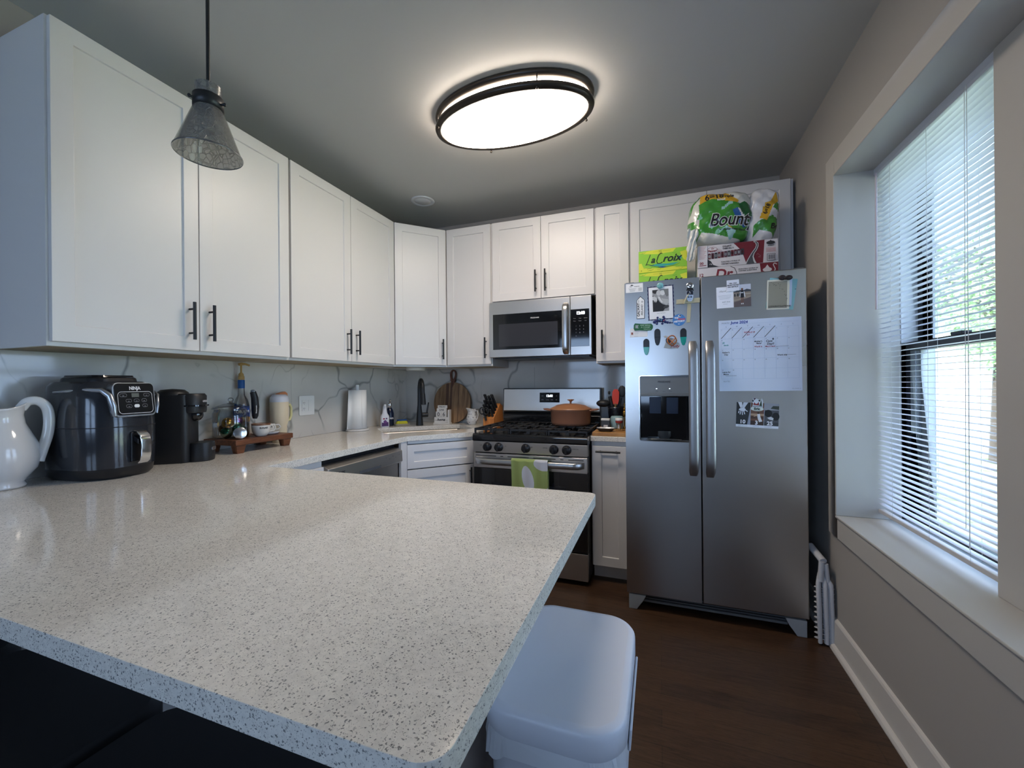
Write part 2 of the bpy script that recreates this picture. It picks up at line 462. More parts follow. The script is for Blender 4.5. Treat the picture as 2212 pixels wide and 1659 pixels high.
# rear windows (seen only as reflections)
for i, (a, b) in enumerate(RW):
    root = bpy.data.objects.new('window_%d' % (i + 3), None); COL.objects.link(root); root['kind'] = 'structure'; root.location = (a, YR - .08, .85)
    w = b - a; h = 1.35
    g = G()
    for (q, s_) in (((0, 0, 0), (.04, .05, h)), ((w - .04, 0, 0), (w, .05, h)), ((.04, 0, 0), (w - .04, .05, .04)), ((.04, 0, h - .04), (w - .04, .05, h)), ((.04, 0, h / 2 - .02), (w - .04, .05, h / 2 + .02))): g.box(q, s_)
    g.build('window_frame', WFW, root)
    G().box((.04, .02, .04), (w - .04, .023, h - .04)).build('pane', PANE, root)
    c_ = G(); d = .09
    c_.box((-d, .08, -d), (0, .098, h + d)); c_.box((w, .08, -d), (w + d, .098, h + d)); c_.box((0, .08, h), (w, .098, h + d)); c_.box((0, .08, -d), (w, .098, 0))
    c_.build('window_casing', TRIM, root)

# baseboard with shoe moulding, right wall (stops behind the fridge)
g = G(); prof = [(0, 0), (-.030, 0), (-.030, .006), (-.026, .014), (-.018, .020), (-.013, .022), (-.013, .128), (-.009, .136), (0, .140)]
g.prism([(XR + x, YR, z) for x, z in prof], (0, YB - YR, 0)); struct(g.build('baseboard_right', mat('baseboard_paint', (.60, .57, .53), .4)))
g = G(); g.prism([(XL, YR - x, z) for x, z in prof], (XR - .03 - XL, 0, 0)); struct(g.build('baseboard_rear', MC['baseboard_paint']))

# backsplash slabs
g = G(); g.box((XL + .001, .30, .915), (XL + .009, 1.9485, 1.380)); g.box((XL + .001, 1.9495, .915), (XL + .009, 3.189, 1.380))
o = g.build('backsplash_panel', MARB); tag(o, 'grey-veined porcelain backsplash along the left wall under the long cabinets', 'backsplash', 'veined backsplash panels')
g = G(); g.box((XL + .001, YB - .009, .915), (-.9505, YB - .001, 1.380)); g.box((-.9495, YB - .009, .915), (.3, YB - .001, 1.380)); g.box((-1.1735, YB - .009, 1.380), (-.407, YB - .001, 1.440))
o = g.build('backsplash_panel', MARB); tag(o, 'grey-veined porcelain backsplash on the back wall behind the stove', 'backsplash', 'veined backsplash panels')

# ================================================================ OUTSIDE
GRD = mat('outdoor_ground', (.30, .33, .27), .9)
t = NT(GRD); t.col(t.ramp(t.noise(t.coord(), 2.5, 5).outputs[0], [(.35, '#5d7040'), (.65, '#a8a890')]))
o = G().box((1.3, -8, -.5), (30, 40, -.4)).build('lawn', GRD); tag(o, 'green lawn and pale driveway outside the side window', 'lawn')
SID = mat('pale_siding', (.85, .86, .86), .7)
t = NT(SID); w_ = t.n('ShaderNodeTexWave'); t.l(t.coord(), w_.inputs[0]); w_.wave_type = 'BANDS'; w_.bands_direction = 'Z'; w_.inputs['Scale'].default_value = 2.6; w_.wave_profile = 'SAW'
t.bump(w_.outputs[1], .5, .02)
h_ = thing('neighbour_house', 'pale sided neighbouring house seen through the open blind slats', 'house', (4.6, 13.8, -.399))
G().box((0, 0, 0), (4, 7, 3.4)).build('wall', SID, h_); h_.rotation_euler.z = R(-28)
g = G(); g.prism([(-.3, -.3, 3.4), (4.3, -.3, 3.4), (2, -.3, 4.9)], (0, 7.6, 0)); g.build('roof', mat('grey_shingle', (.12, .12, .13), .9), h_)
g = G(); g.box((-.03, 0, 0), (0, .12, 3.4)); g.build('corner_trim', WFW, h_)
for yy in (.9, 3.2):
    q = G(); q.box((-.04, yy, 1.1), (0, yy + .9, 2.5)); q = q.build('window', WFW, h_)
    G().box((-.05, yy + .08, 1.18), (-.04, yy + .82, 2.42)).build('pane', mat('dark_far_glass', (.03, .04, .05), .1), q)
LEAF = mat('tree_leaf', (.34, .50, .20), .6)
BARK = mat('tree_bark', (.09, .07, .05), .9)
def tree(x, y, h, r, label):
    t_ = thing('garden_tree', label, 'tree', (x, y, -.385), 0, 'leafy trees outside the window')
    g = G(); g.tube([(0, 0, 0), (.05, 0, h * .4), (0, .1, h * .8)], [.16, .12, .05], 8)
    for k in range(5):
        a = k * 1.26; g.tube([(.03, 0, h * (.35 + .08 * k)), (r * .6 * math.cos(a), r * .6 * math.sin(a), h * (.6 + .07 * k))], [.05, .015], 6)
    g.build('trunk', BARK, t_)
    g = G(); rnd = random.Random(int(x * 7 + y))
    for k in range(6000):
        a = rnd.uniform(0, 2 * PI); b = math.acos(rnd.uniform(-1, 1)); q = r * rnd.uniform(.5, 1) ** .6
        cx, cy, cz = q * math.sin(b) * math.cos(a), q * math.sin(b) * math.sin(a), h * .68 + q * math.cos(b) * 1.15
        s_ = rnd.uniform(.02, .05); u = Vector((rnd.uniform(-1, 1), rnd.uniform(-1, 1), rnd.uniform(-1, 1))).normalized(); w = u.orthogonal().normalized()
        c_ = Vector((cx, cy, cz)); g.add([c_ - u * s_, c_ - w * s_ * .5, c_ + u * s_, c_ + w * s_ * .5], [(0, 1, 2, 3)])
    g.build('foliage', LEAF, t_)
tree(5.0, 7.9, 3.9, .95, 'bright green leafy tree at the right edge of the window view')
tree(6.4, 11.0, 5.2, 1.25, 'taller leafy tree farther off behind the nearest one')

# ================================================================ CEILING FIXTURES
t_ = thing('ceiling_light', 'large oval flush ceiling light, lit, with double dark bronze rings', 'light', (-.68, 1.92, ZC))
BRZ = mat('dark_bronze', (.055, .047, .040), .35, .8)
OA, OB = .405, .222
LIT = mat('lit_diffuser', (.9, .88, .82), .5, emit=(1, .865, .735), es=15)
def oval(a, b, z, n=64): return [(a * math.cos(2 * PI * i / n), b * math.sin(2 * PI * i / n), z) for i in range(n)]
G().loft([oval(OA - .055, OB - .055, -.002), oval(OA - .05, OB - .05, -.012), oval(OA - .05, OB - .05, -.016)]).build('mounting_pan', mat('fixture_pan', (.5, .5, .48), .5), t_)
G().loft([oval(OA - .034, OB - .034, -.016), oval(OA - .030, OB - .030, -.07), oval(OA - .036, OB - .036, -.090), oval(OA - .08, OB - .07, -.098), oval(OA - .2, OB - .12, -.103)]).build('diffuser', LIT, t_)
for z, nm in ((-.016, 'upper_ring'), (-.072, 'lower_ring')):
    g = G(); g.loft([oval(OA - .028, OB - .028, z + .010), oval(OA, OB, z + .012), oval(OA + .004, OB + .004, z), oval(OA, OB, z - .010), oval(OA - .014, OB - .014, z - .016), oval(OA - .028, OB - .028, z - .014), oval(OA - .028, OB - .028, z + .010)], cap0=False, cap1=False); g.build(nm, BRZ, t_)
for a in (28, 118, 208, 298):
    ca, sa = (OA - .003) * math.cos(R(a)), (OB - .003) * math.sin(R(a))
    g = G(); g.tube([(ca, sa, -.01), (ca, sa, -.09)], .003, 8); g.ell((ca, sa, -.092), .006); g.build('post', BRZ, t_)
t_ = thing('recessed_ceiling_trim', 'small round white recessed ceiling light, unlit, near the corner cabinet', 'light', (-1.665, 2.685, ZC))
RW_ = mat('recessed_white', (.62, .64, .66), .5)
G().lathe([(.058, -.001), (.062, -.006), (.082, -.007), (.088, -.004), (.088, 0)], 40).build('trim_ring', RW_, t_)
G().lathe([(.0005, -.008), (.055, -.007), (.060, -.004)], 40).build('lens', RW_, t_)

# pendant
CRK = bpy.data.materials.new('crackle_glass'); CRK.use_nodes = True
nt = CRK.node_tree; b_ = nt.nodes['Principled BSDF']; o_ = nt.nodes['Material Output']
tc_ = nt.nodes.new('ShaderNodeTexCoord'); vo = nt.nodes.new('ShaderNodeTexVoronoi'); vo.feature = 'DISTANCE_TO_EDGE'; vo.inputs['Scale'].default_value = 62
nt.links.new(tc_.outputs['Object'], vo.inputs['Vector'])
cr = nt.nodes.new('ShaderNodeValToRGB'); nt.links.new(vo.outputs['Distance'], cr.inputs[0])
cr.color_ramp.elements[0].position = 0; cr.color_ramp.elements[0].color = (1, 1, 1, 1); cr.color_ramp.elements[1].position = .06; cr.color_ramp.elements[1].color = (0, 0, 0, 1)
tr = nt.nodes.new('ShaderNodeBsdfTransparent'); tr.inputs[0].default_value = (.80, .80, .78, 1)
mx = nt.nodes.new('ShaderNodeMixShader'); mr = nt.nodes.new('ShaderNodeMapRange'); nt.links.new(cr.outputs[0], mr.inputs[0]); mr.inputs['To Min'].default_value = .34; mr.inputs['To Max'].default_value = .75
b_.inputs['Base Color'].default_value = (.30, .29, .27, 1); b_.inputs['Roughness'].default_value = .12; b_.inputs['Coat Weight'].default_value = .6
bp = nt.nodes.new('ShaderNodeBump'); nt.links.new(cr.outputs[0], bp.inputs['Height']); bp.inputs['Strength'].default_value = .8; bp.inputs['Distance'].default_value = .003; nt.links.new(bp.outputs[0], b_.inputs['Normal'])
nt.links.new(mr.outputs[0], mx.inputs[0]); nt.links.new(tr.outputs[0], mx.inputs[1]); nt.links.new(b_.outputs[0], mx.inputs[2]); nt.links.new(mx.outputs[0], o_.inputs[0])
t_ = thing('pendant_lamp', 'unlit pendant lamp with cone shade of crackled glass over the peninsula', 'lamp', (-1.165, .785, 0))
zr = 1.885
t_.scale = (.82, .82, 1)
g = G(); g.lathe([(.098, zr), (.0945, zr + 0.0052), (.044, zr + 0.1204), (.036, zr + 0.1290), (.037, zr + 0.1634), (.0385, zr + 0.1875)], 48)
g.lathe([(.0955, zr + 0.0009), (.0915, zr + 0.0060), (.041, zr + 0.1195), (.033, zr + 0.1290), (.034, zr + 0.1634), (.0365, zr + 0.1875)], 48); g.build('glass_shade', CRK, t_)
G().lathe([(.097, zr - .0015), (.0985, zr), (.098, zr + 0.0026), (.096, zr + 0.0009), (.097, zr - .0015)], 48).build('shade_rim', mat('smoky_rim', (.12, .115, .11), .1, coat=.5), t_)
g = G(); g.lathe([(.0375, zr + .125), (.044, zr + .125), (.044, zr + .157), (.0375, zr + .157), (.0375, zr + .125)], 40); g.build('collar', BLACK, t_)
for a in (20, 140, 260):
    ca, sa = math.cos(R(a)), math.sin(R(a)); g = G(); g.tube([(ca * .04, sa * .04, zr + 0.1376), (ca * .055, sa * .055, zr + 0.1376)], .0035, 8); g.ell((ca * .055, sa * .055, zr + 0.1376), .005); g.build('thumb_screw', BLACK, t_)
g = G(); g.lathe([(.0005, zr + 0.1720), (.018, zr + 0.1720), (.018, zr + 0.1161), (.0005, zr + 0.1161)], 24); g.build('socket', BLACK, t_)
g = G(); g.tube([(0, 0, zr + 0.1720), (0, 0, ZC - .02)], .0055, 12); g.build('rod', BLACK, t_)
G().lathe([(.0005, ZC - .024), (.05, ZC - .022), (.058, ZC - .01), (.06, ZC - .001)], 40).build('canopy', BLACK, t_)
g = G(); g.ell((0, 0, zr + 0.0860), (.022, .022, .034)); g.build('bulb', thin_glass('bulb_glass', (.95, .95, .93), .05, .05), t_)

# ================================================================ CABINETS
def door_mesh(g, x, z, w, h, st=.057, th=.019, rec=.008, yf=-.019):
    """shaker door with its front at y = yf, frame and recessed panel"""
    s_ = min(st, w * .30, h * .32); yb = yf + th
    def q(i, y): return [(x + i, y, z + i), (x + w - i, y, z + i), (x + w - i, y, z + h - i), (x + i, y, z + h - i)]
    vs = q(0, yb) + q(0, yf) + q(s_, yf) + q(s_ + .001, yf + rec)
    fs = [(0, 1, 2, 3)] + [(i + 4 * k, (i + 1) % 4 + 4 * k, (i + 1) % 4 + 4 * k + 4, i + 4 * k + 4) for k in range(3) for i in range(4)] + [(12, 13, 14, 15)]
    g.add(vs, fs)
def pull(parent, x, z, L=.15, vertical=True, y=-.019, off=.032):
    g = G(); d = Vector((0, 0, 1)) if vertical else Vector((1, 0, 0)); c = Vector((x, y - off, z))
    g.tube([c - d * L / 2, c + d * L / 2], .0062, 12)
    for s_ in (-1, 1):
        p = c + d * s_ * L * .32; g.tube([p, (p.x, y + .001, p.z)], .0042, 10)
    return g.build('handle', BLACK, parent)
def cabinet(name, label, loc, rot, w, d, h, doors, toe=0, group=None, cat='cabinet', carc=(0, 0)):
    """doors: (x, z, w, h, kind, handle|None) handle=(dx, dz, vertical, L)"""
    t_ = thing(name, label, cat, loc, rot, group)
    g = G(); g.box((0, 0, toe), (w, d, h), 0)
    if toe: g.box((.0, .07, 0), (w, d, toe), 0)
    else: g.box((.012, .012, -.0008), (w - .012, d - .004, .0002), 1)
    g.build('body', [CAB, CABIN], t_)
    for (x, z, dw, dh, kind, hd) in doors:
        q = G(); door_mesh(q, x, z, dw, dh); o = q.build(kind, CAB, t_, bevel=.0015, seg=1)
        if hd: pull(o, hd[0], hd[1], hd[3], hd[2])
    return t_
UZ, UT = 1.382, 2.450
H_ = UT - UZ; dz, dh = .014, H_ - .017; gp = .0015
UG = 'white upper cabinets'; y0, y1, y2 = .735, 1.649, 2.563
hz = .135
def twodoor(w): return w / 2 - .006 - gp
wA = y1 - y0 - .001
cabinet('upper_cabinet', 'double-door white shaker wall cabinet nearest the camera, left wall', (-1.851, y0, UZ), PI / 2, wA, .324, H_,
        [(.006, dz, twodoor(wA), dh, 'door', (wA / 2 - .040, hz, True, .155)), (wA / 2 + gp, dz, twodoor(wA), dh, 'door', (wA / 2 + .040, hz, True, .155))], group=UG)
cabinet('upper_cabinet', 'double-door white shaker wall cabinet on the left wall, next to the corner cabinet', (-1.851, y1, UZ), PI / 2, wA, .324, H_,
        [(.006, dz, twodoor(wA), dh, 'door', (wA / 2 - .040, hz, True, .155)), (wA / 2 + gp, dz, twodoor(wA), dh, 'door', (wA / 2 + .040, hz, True, .155))], group=UG)
# diagonal corner cabinet
cA, cB = Vector((-1.851, y2, 0)), Vector((-1.562, 2.858, 0)); ang = math.atan2(cB.y - cA.y, cB.x - cA.x); L_ = (cB - cA).length
t_ = thing('corner_cabinet', 'diagonal white corner wall cabinet with one door above the sink', 'cabinet', (cA.x, cA.y, UZ), ang, UG)
inv = Matrix.Rotation(-ang, 3, 'Z')
poly = [inv @ (Vector(p) - cA) for p in ((-1.851, y2 + .001, 0), (-1.5625, 2.858, 0), (-1.5625, YB - .001, 0), (XL + .001, YB - .001, 0), (XL + .001, y2 + .001, 0))]
g = G(); g.prism([tuple(p) for p in poly], (0, 0, H_), 0); g.box((.03, .03, -.0008), (L_ - .03, .25, .0002), 1); g.build('body', [CAB, CABIN], t_)
q = G(); door_mesh(q, .012, dz, L_ - .024, dh); o = q.build('door', CAB, t_, bevel=.0015, seg=1); pull(o, L_ - .045, hz, .155)
G().lathe([(.0005, -.024), (.07, -.024), (.075, -.02), (.075, -.001)], 36, c=(.20, .15, 0)).build('puck_light', mat('puck_white', (.6, .58, .52), .4), t_)
yb = 2.858
def back_cab(x0, x1, zb, label, doors): return cabinet('upper_cabinet', label, (x0, yb, zb), 0, x1 - x0 - .001, YB - yb - .001, UT - zb, doors, group=UG)
w = 1.562 - 1.1755
back_cab(-1.5615, -1.1755, UZ, 'single-door white wall cabinet between corner cabinet and microwave', [(.010, dz, w - .018, dh, 'door', (w - .045, hz, True, .155))])
w = .7705; zb = 1.856
back_cab(-1.1755, -.405, zb, 'short double-door white wall cabinet above the microwave', [(.008, .004, w / 2 - .0095, UT - zb - .007, 'door', (w / 2 - .036, .125, True, .155)), (w / 2 + gp, .004, w / 2 - .0095, UT - zb - .007, 'door', (w / 2 + .036, .125, True, .155))])
w = .229
back_cab(-.405, -.176, UZ, 'narrow single-door white wall cabinet right of the microwave', [(.007, dz, w - .014, dh, 'door', (.045, .145, True, .155))])
w = .936; zb = 1.84
back_cab(-.176, .760, zb, 'wide double-door white wall cabinet above the fridge', [(.006, .01, w / 2 - .0075, UT - zb - .013, 'door', (w / 2 - .04, .12, True, .155)), (w / 2 + gp, .01, w / 2 - .020, UT - zb - .013, 'door', (w / 2 + .04, .12, True, .155))])

# base cabinets, ZB top
ZT = .882
cabinet('base_cabinet', 'white base cabinet door left of the dishwasher, mostly hidden by the peninsula', (-1.553, 1.250, 0), PI / 2, .318, .60, ZT,
        [(.004, .115, .310, .735, 'door', (.27, .77, False, .12))], toe=.105, group='white base cabinets')
# peninsula
cabinet('peninsula_cabinet', 'white cabinet run carrying the peninsula countertop', (-.36, 1.222, 0), PI, 1.19, .60, ZT,
        [(.006, .115, .588, .735, 'door', (.55, .75, True, .155)), (.598, .115, .586, .735, 'door', (.64, .75, True, .155))], toe=.105, group='white base cabinets')
cabinet('base_cabinet', 'narrow white base cabinet between stove and fridge with horizontal black pull', (-.404, 2.612, 0), 0, .226, .585, ZT,
        [(.006, .105, .214, .748, 'door', (.105, .822, False, .15))], toe=.10, group='white base cabinets')
# diagonal sink base
sA, sB = Vector((-1.553, 2.262, 0)), Vector((-1.223, 2.612, 0)); ang = math.atan2(sB.y - sA.y, sB.x - sA.x); L_ = (sB - sA).length
t_ = thing('sink_cabinet', 'white diagonal corner sink base with a drawer front over a door', 'cabinet', (sA.x, sA.y, 0), ang, 'white base cabinets')
inv = Matrix.Rotation(-ang, 3, 'Z')
poly = [inv @ (Vector(p) - sA) for p in ((-1.553, 2.262, 0), (-1.223, 2.612, 0), (-1.223, YB - .02, 0), (XL + .02, YB - .02, 0), (XL + .02, 2.262, 0))]
g = G(); g.prism([tuple(p + Vector((0, 0, .105))) for p in poly], (0, 0, .575), 0)
for a, b in ((0, .020), (L_ - .020, L_)): g.box((a, 0, .68), (b, .02, ZT))
g.box((0, 0, .86), (L_, .012, ZT)); g.box((0, .05, .68), (L_, .062, .86)); g.box((.03, .06, 0), (L_ - .03, .4, .105)); g.build('body', CAB, t_)
q = G(); door_mesh(q, .012, .70, L_ - .024, .155, st=.045); q.build('drawer_front', CAB, t_, bevel=.0015, seg=1)
q = G(); door_mesh(q, .012, .115, L_ - .024, .578); o = q.build('door', CAB, t_, bevel=.0015, seg=1); pull(o, L_ - .04, .60, .155)
g = G(); g.box((-1.552, 2.196, .105), (-1.534, 2.260, ZT-.001)); o = g.build('filler_panel', CAB, bevel=.001); tag(o, 'narrow white filler strip between dishwasher and sink cabinet', 'panel', 'white filler strips')
g = G(); g.box((-1.2215, 2.611, .105), (-1.182, 2.628, ZT-.001)); o = g.build('filler_panel', CAB, bevel=.001); tag(o, 'narrow white filler strip between sink cabinet and stove', 'panel', 'white filler strips')

# ---------------------------------------------------------------- countertops
def slab(name, outer, holes, z0, z1, label, bevel=.004):
    g = G(); loops = [outer] + holes
    P = [[Vector((x, y, 0)) for x, y in lp] for lp in loops]
    flat = [p for lp in P for p in lp]; tr = tessellate_polygon(P)
    n = len(flat); vs = [(p.x, p.y, z1) for p in flat] + [(p.x, p.y, z0) for p in flat]
    fs = [tuple(t3) for t3 in tr] + [tuple(i + n for i in t3) for t3 in tr]
    o = 0
    for lp in loops:
        k = len(lp)
        for i in range(k): a, b = o + i, o + (i + 1) % k; fs.append((a, b, b + n, a + n))
        o += k
    g.add(vs, fs); ob = g.build(name, QZ); m = ob.modifiers.new('b', 'BEVEL'); m.width = bevel; m.segments = 2; m.limit_method = 'ANGLE'; m.angle_limit = R(50)
    tag(ob, label, 'countertop', 'speckled quartz countertops'); return ob
def arc(cx, cy, r, a0, a1, n=6): return [(cx + r * math.cos(R(a0 + (a1 - a0) * i / n)), cy + r * math.sin(R(a0 + (a1 - a0) * i / n))) for i in range(n + 1)]
rr1 = .022
outer = [(XL + .001, .3075)] + arc(-.18 - .03, .3075 + .03, .03, -90, 0) + arc(-.18 - rr1, 1.248 - rr1, rr1, 0, 90) + [(-1.528, 1.248), (-1.528, 2.253), (-1.217, 2.5865), (-1.1785, 2.5865), (-1.1785, YB - .01), (XL + .001, YB - .01)]
U = Vector((.7071, .7071, 0)); V = Vector((.7071, -.7071, 0)); BL = Vector((-2.03, 2.60, 0))
def sk(u, v): p = BL + U * u + V * v; return (p.x, p.y)
hole = [sk(.02, 0), sk(.63, 0), sk(.65, .02), sk(.65, .35), sk(.63, .37), sk(.02, .37), sk(0, .35), sk(0, .02)]
slab('countertop', outer, [hole], ZT, .914, 'speckled white quartz peninsula countertop running along the left wall to the stove')
slab('countertop', [(-.4085, 2.5865), (-.178, 2.5865), (-.178, YB - .01), (-.4085, YB - .01)], [], ZT, .914, 'short speckled quartz countertop between stove and fridge', .003)
# sink bowl
t_ = thing('sink_basin', 'undermount stainless sink basin set diagonally in the corner counter', 'sink', (BL.x, BL.y, 0), math.atan2(U.y, U.x))
g = G(); zt, zb_ = .8815, .70
def rk(m_, z): return rr(.325, -.185, .65 + m_, .37 + m_, .02, 4, z)
g.loft([rk(.05, zt), rk(0, zt), rk(-.005, zt - .02), rk(-.01, zb_ + .01), rk(-.03, zb_)], cap0=False, cap1=True); g.build('bowl', STEEL, t_, solid=.001)
G().lathe([(.0005, zb_ + .003), (.03, zb_ + .004), (.042, zb_ + .002)], 24, c=(.325, -.185, 0)).build('drain', CHROME, t_)

# ================================================================ APPLIANCES
def cut(ob, cutter):
    m = ob.modifiers.new('x', 'BOOLEAN'); m.operation = 'DIFFERENCE'; m.object = cutter; m.solver = 'EXACT'
    bpy.context.view_layer.update(); dg = bpy.context.evaluated_depsgraph_get()
    me = bpy.data.meshes.new_from_object(ob.evaluated_get(dg)); ob.modifiers.clear(); ob.data = me
    bpy.data.objects.remove(cutter)
def bev(ob, w, seg=2, ang=40):
    q = ob.modifiers.new('b', 'BEVEL'); q.width = w; q.segments = seg; q.limit_method = 'ANGLE'; q.angle_limit = R(ang)
    for p in ob.data.polygons: p.use_smooth = True
    ob.modifiers.new('w', 'WEIGHTED_NORMAL')
def disp_mat(): return mat('lit_digits', (.8, .9, 1), .5, emit=(.8, .9, 1), es=1.6)

# ---- fridge
FX, FY = -.1755, 2.348
fr = thing('fridge', 'stainless side-by-side fridge with papers and magnets on its doors', 'fridge', (FX, FY, 0))
G().box((.004, .078, .022), (.849, .83, 1.775)).build('cabinet_shell', mat('fridge_side', (.16, .165, .17), .5), fr, bevel=.004)
ld = G().box((0, 0, .09), (.3785, .07, 1.7955)).build('freezer_door', STEELF, fr)
cu = G().box((.075, -.02, .930), (.328, .062, 1.283)).build('cutter', STEELF, fr)
cut(ld, cu)
rd = G().box((.3845, 0, .09), (.853, .07, 1.7955)).build('fridge_door', STEELF, fr, bevel=.005)
def bar_handle(parent, x, z0, z1, w=.046, off=.05, d=.020, nm='handle', mt=None, y0=0):
    g = G(); rings = []; n = 26
    for i in range(n + 1):
        f = i / n; z = z0 + (z1 - z0) * f; e = min(f, 1 - f) * 2
        y = y0 - off * (1 - (1 - min(1, e * 3.2)) ** 3) * (.86 + .14 * math.sin(PI * f))
        wv = w * (1 - .25 * (1 - min(1, e * 12)) ** 2)
        rings.append([(x + wv / 2 * math.cos(a) * abs(math.cos(a)) ** -.35 if abs(math.cos(a)) > .02 else x, y + d / 2 * math.sin(a), z) for a in [2 * PI * k / 20 for k in range(20)]])
    g.loft(rings); return g.build(nm, mt or STEELH, parent)
FH = mat('fridge_handle_steel', (.33, .33, .34), .42, 1)
bar_handle(ld, .3425, .755, 1.462, mt=FH); bar_handle(rd, .4225, .752, 1.460, mt=FH)
# dispenser
g = G(); g.box((.0755, .060, .9305), (.3275, .064, 1.2825), 0); g.box((.0755, -.001, 1.186), (.3275, .06, 1.2825), 1)
g.build('dispenser', [BLKGL, mat('dispenser_panel', (.15, .16, .17), .35)], ld, bevel=.0015)
g = G(); g.box((.077, -.004, 1.172), (.326, .05, 1.186)); g.build('dispenser_shroud', GREYPL, ld, bevel=.002)
g = G(); o_ = rr(.2015, 1.1065, .257, .357, .012, 4); i_ = rr(.2015, 1.1065, .250, .350, .009, 4)
n = len(o_); P_ = [(x, -.0025, z) for x, z, _ in o_] + [(x, -.0025, z) for x, z, _ in i_]
g.add(P_, [(i, (i + 1) % n, (i + 1) % n + n, i + n) for i in range(n)]); g.build('dispenser_bezel', CHROME, ld, solid=.003)
PAD = mat('dispenser_paddle', (.045, .06, .10), .15, coat=.6)
for x in (.125, .213):
    g = G(); g.add([], []); g.prism([(x, .030, 1.165), (x + .060, .030, 1.165), (x + .060, .052, 1.075), (x, .052, 1.075)], (0, .004, 0)); g.build('dispenser_paddle', PAD, ld, bevel=.004)
g = G(); g.lathe([(.090, 0), (.088, .004), (.05, .006), (.0005, .006)], 28, c=(.2015, .036, .935), sx=1, sy=.28); g.lathe([(.026, .006), (.035, .02), (.034, .045)], 20, c=(.2015, .045, .935), sy=.3); g.build('drip_tray', mat('tray_gloss', (.03, .035, .04), .12), ld)
g = G(); g.text('FRIGIDAIRE', .0125, (.2015, -.0015, 1.246), m=0, align='CENTER', bold=.0003)
g.build('lettering', mat('dark_print', (.02, .02, .022), .5), ld)
for x, s_ in ((.165, 'CUBED'), (.200, 'CRUSH'), (.232, 'WATER')): g = G(); g.text(s_, .0045, (x, -.0015, 1.197), m=0, align='CENTER'); g.build('button_lettering', MC['dark_print'], ld)
for x in (.163, .229): G().box((x - .003, -.0018, 1.2115), (x + .003, -.001, 1.2145)).build('indicator_light', disp_mat(), ld)
# feet and grille
SILV = mat('silver_plastic', (.30, .32, .34), .45)
for x0, s_ in ((.010, 1), (.843, -1)):
    g = G(); g.prism([(x0, .002, .082), (x0 + s_ * .09, .002, .082), (x0 + s_ * .075, .002, .050), (x0 + s_ * .048, .002, .012), (x0 + s_ * .042, .002, .002), (x0, .002, .002)], (0, .11, 0)); g.build('foot_cover', SILV, fr, bevel=.002)
g = G(); g.box((.10, .04, .078), (.75, .05, .082)); [g.box((.085, .045 + k * .004, .050 + k * .011), (.77, .060 + k * .004, .054 + k * .011), 0) for k in range(3)]; g.box((.085, .062, .042), (.77, .075, .086), 1); g.box((.085, .035, .034), (.77, .06, .046), 0)
g.build('base_grille', [GREYPL, RUBBER], fr)
g = G(); g.box((.006, .02, 1.7955), (.05, .075, 1.803)); g.build('hinge_cover', GREYPL, fr, bevel=.002); g = G(); g.box((.803, .02, 1.7955), (.847, .075, 1.803)); g.build('hinge_cover', GREYPL, fr, bevel=.002)

# ---- range / stove
SX, SY, SW = -1.1765, 2.50, .766
st = thing('stove', 'freestanding stainless gas stove with black grates and five knobs', 'stove', (SX, SY, 0))
G().box((.002, .035, .03), (SW - .002, .655, .868)).build('body', mat('stove_side_black', (.012, .012, .014), .35), st, bevel=.002)
g = G(); g.prism([(0, -.006, .868), (0, -.012, .880), (0, -.010, .908), (0, .0, .918), (0, .58, .918), (0, .58, .868)], (SW, 0, 0)); g.build('cooktop', BLKGL, st, bevel=.002)
g = G(); g.prism([(.002, .0, .795), (.002, -.008, .868), (.002, .04, .868), (.002, .04, .795)], (SW - .004, 0, 0)); cp = g.build('control_panel', STEEL, st, bevel=.002)
for x in (.106, .187, .372, .556, .637):
    g = G(); g.X = Matrix.Translation((x, -.004, .834)) @ Matrix.Rotation(R(95), 4, 'X')
    g.lathe([(.0005, -.002), (.0295, -.002), (.0295, .006), (.025, .012), (.024, .026), (.020, .030), (.0005, .030)], 28); g.box((-.006, -.022, .028), (.006, .024, .038))
    g.build('knob', BLKPL, st)
for x, s_ in ((.06, 'OFF'), (.235, 'HI'), (.41, 'OFF'), (.50, 'SIMMER'), (.69, 'OVEN 350')): g = G(); g.text(s_, .009, (x, -.0068, .838), align='CENTER'); g.build('panel_print', MC['dark_print'], st)
# oven door
od = G().box((.004, .0, .692), (SW - .004, .04, .788)).build('oven_door', STEEL, st, bevel=.003)
G().box((.004, .002, .205), (SW - .004, .04, .6915)).build('door_glass', BLKGL, od, bevel=.002)
g = G(); g.box((.13, .0012, .30), (.63, .0020, .60)); g.build('oven_window', mat('oven_window', (.016, .018, .024), .08), od)
g = G()
for a, b in ((.02, .165), (.195, .215), (.245, .39), (.42, .565), (.595, .615), (.645, .74)): g.box((a, -.0006, .770), (b, .004, .7745))
g.build('vent_slot', RUBBER, od)
g = G(); rings = []; n = 24
for i in range(n + 1):
    f = i / n; x = .022 + (SW - .044) * f; e = min(f, 1 - f) * 2; y = -.048 * (1 - (1 - min(1, e * 7)) ** 2) - .004
    rings.append([(x, y + .010 * math.cos(a), .742 + .020 * math.sin(a)) for a in [2 * PI * k / 16 for k in range(16)]])
g.loft(rings); g.build('handle', STEELH, od)
G().box((.004, .004, .032), (SW - .004, .04, .198)).build('drawer', STEEL, st, bevel=.003)
for x in (.03, SW - .05):
    for y in (.06, .60): G().box((x, y, .001), (x + .025, y + .025, .032)).build('foot', RUBBER, st)
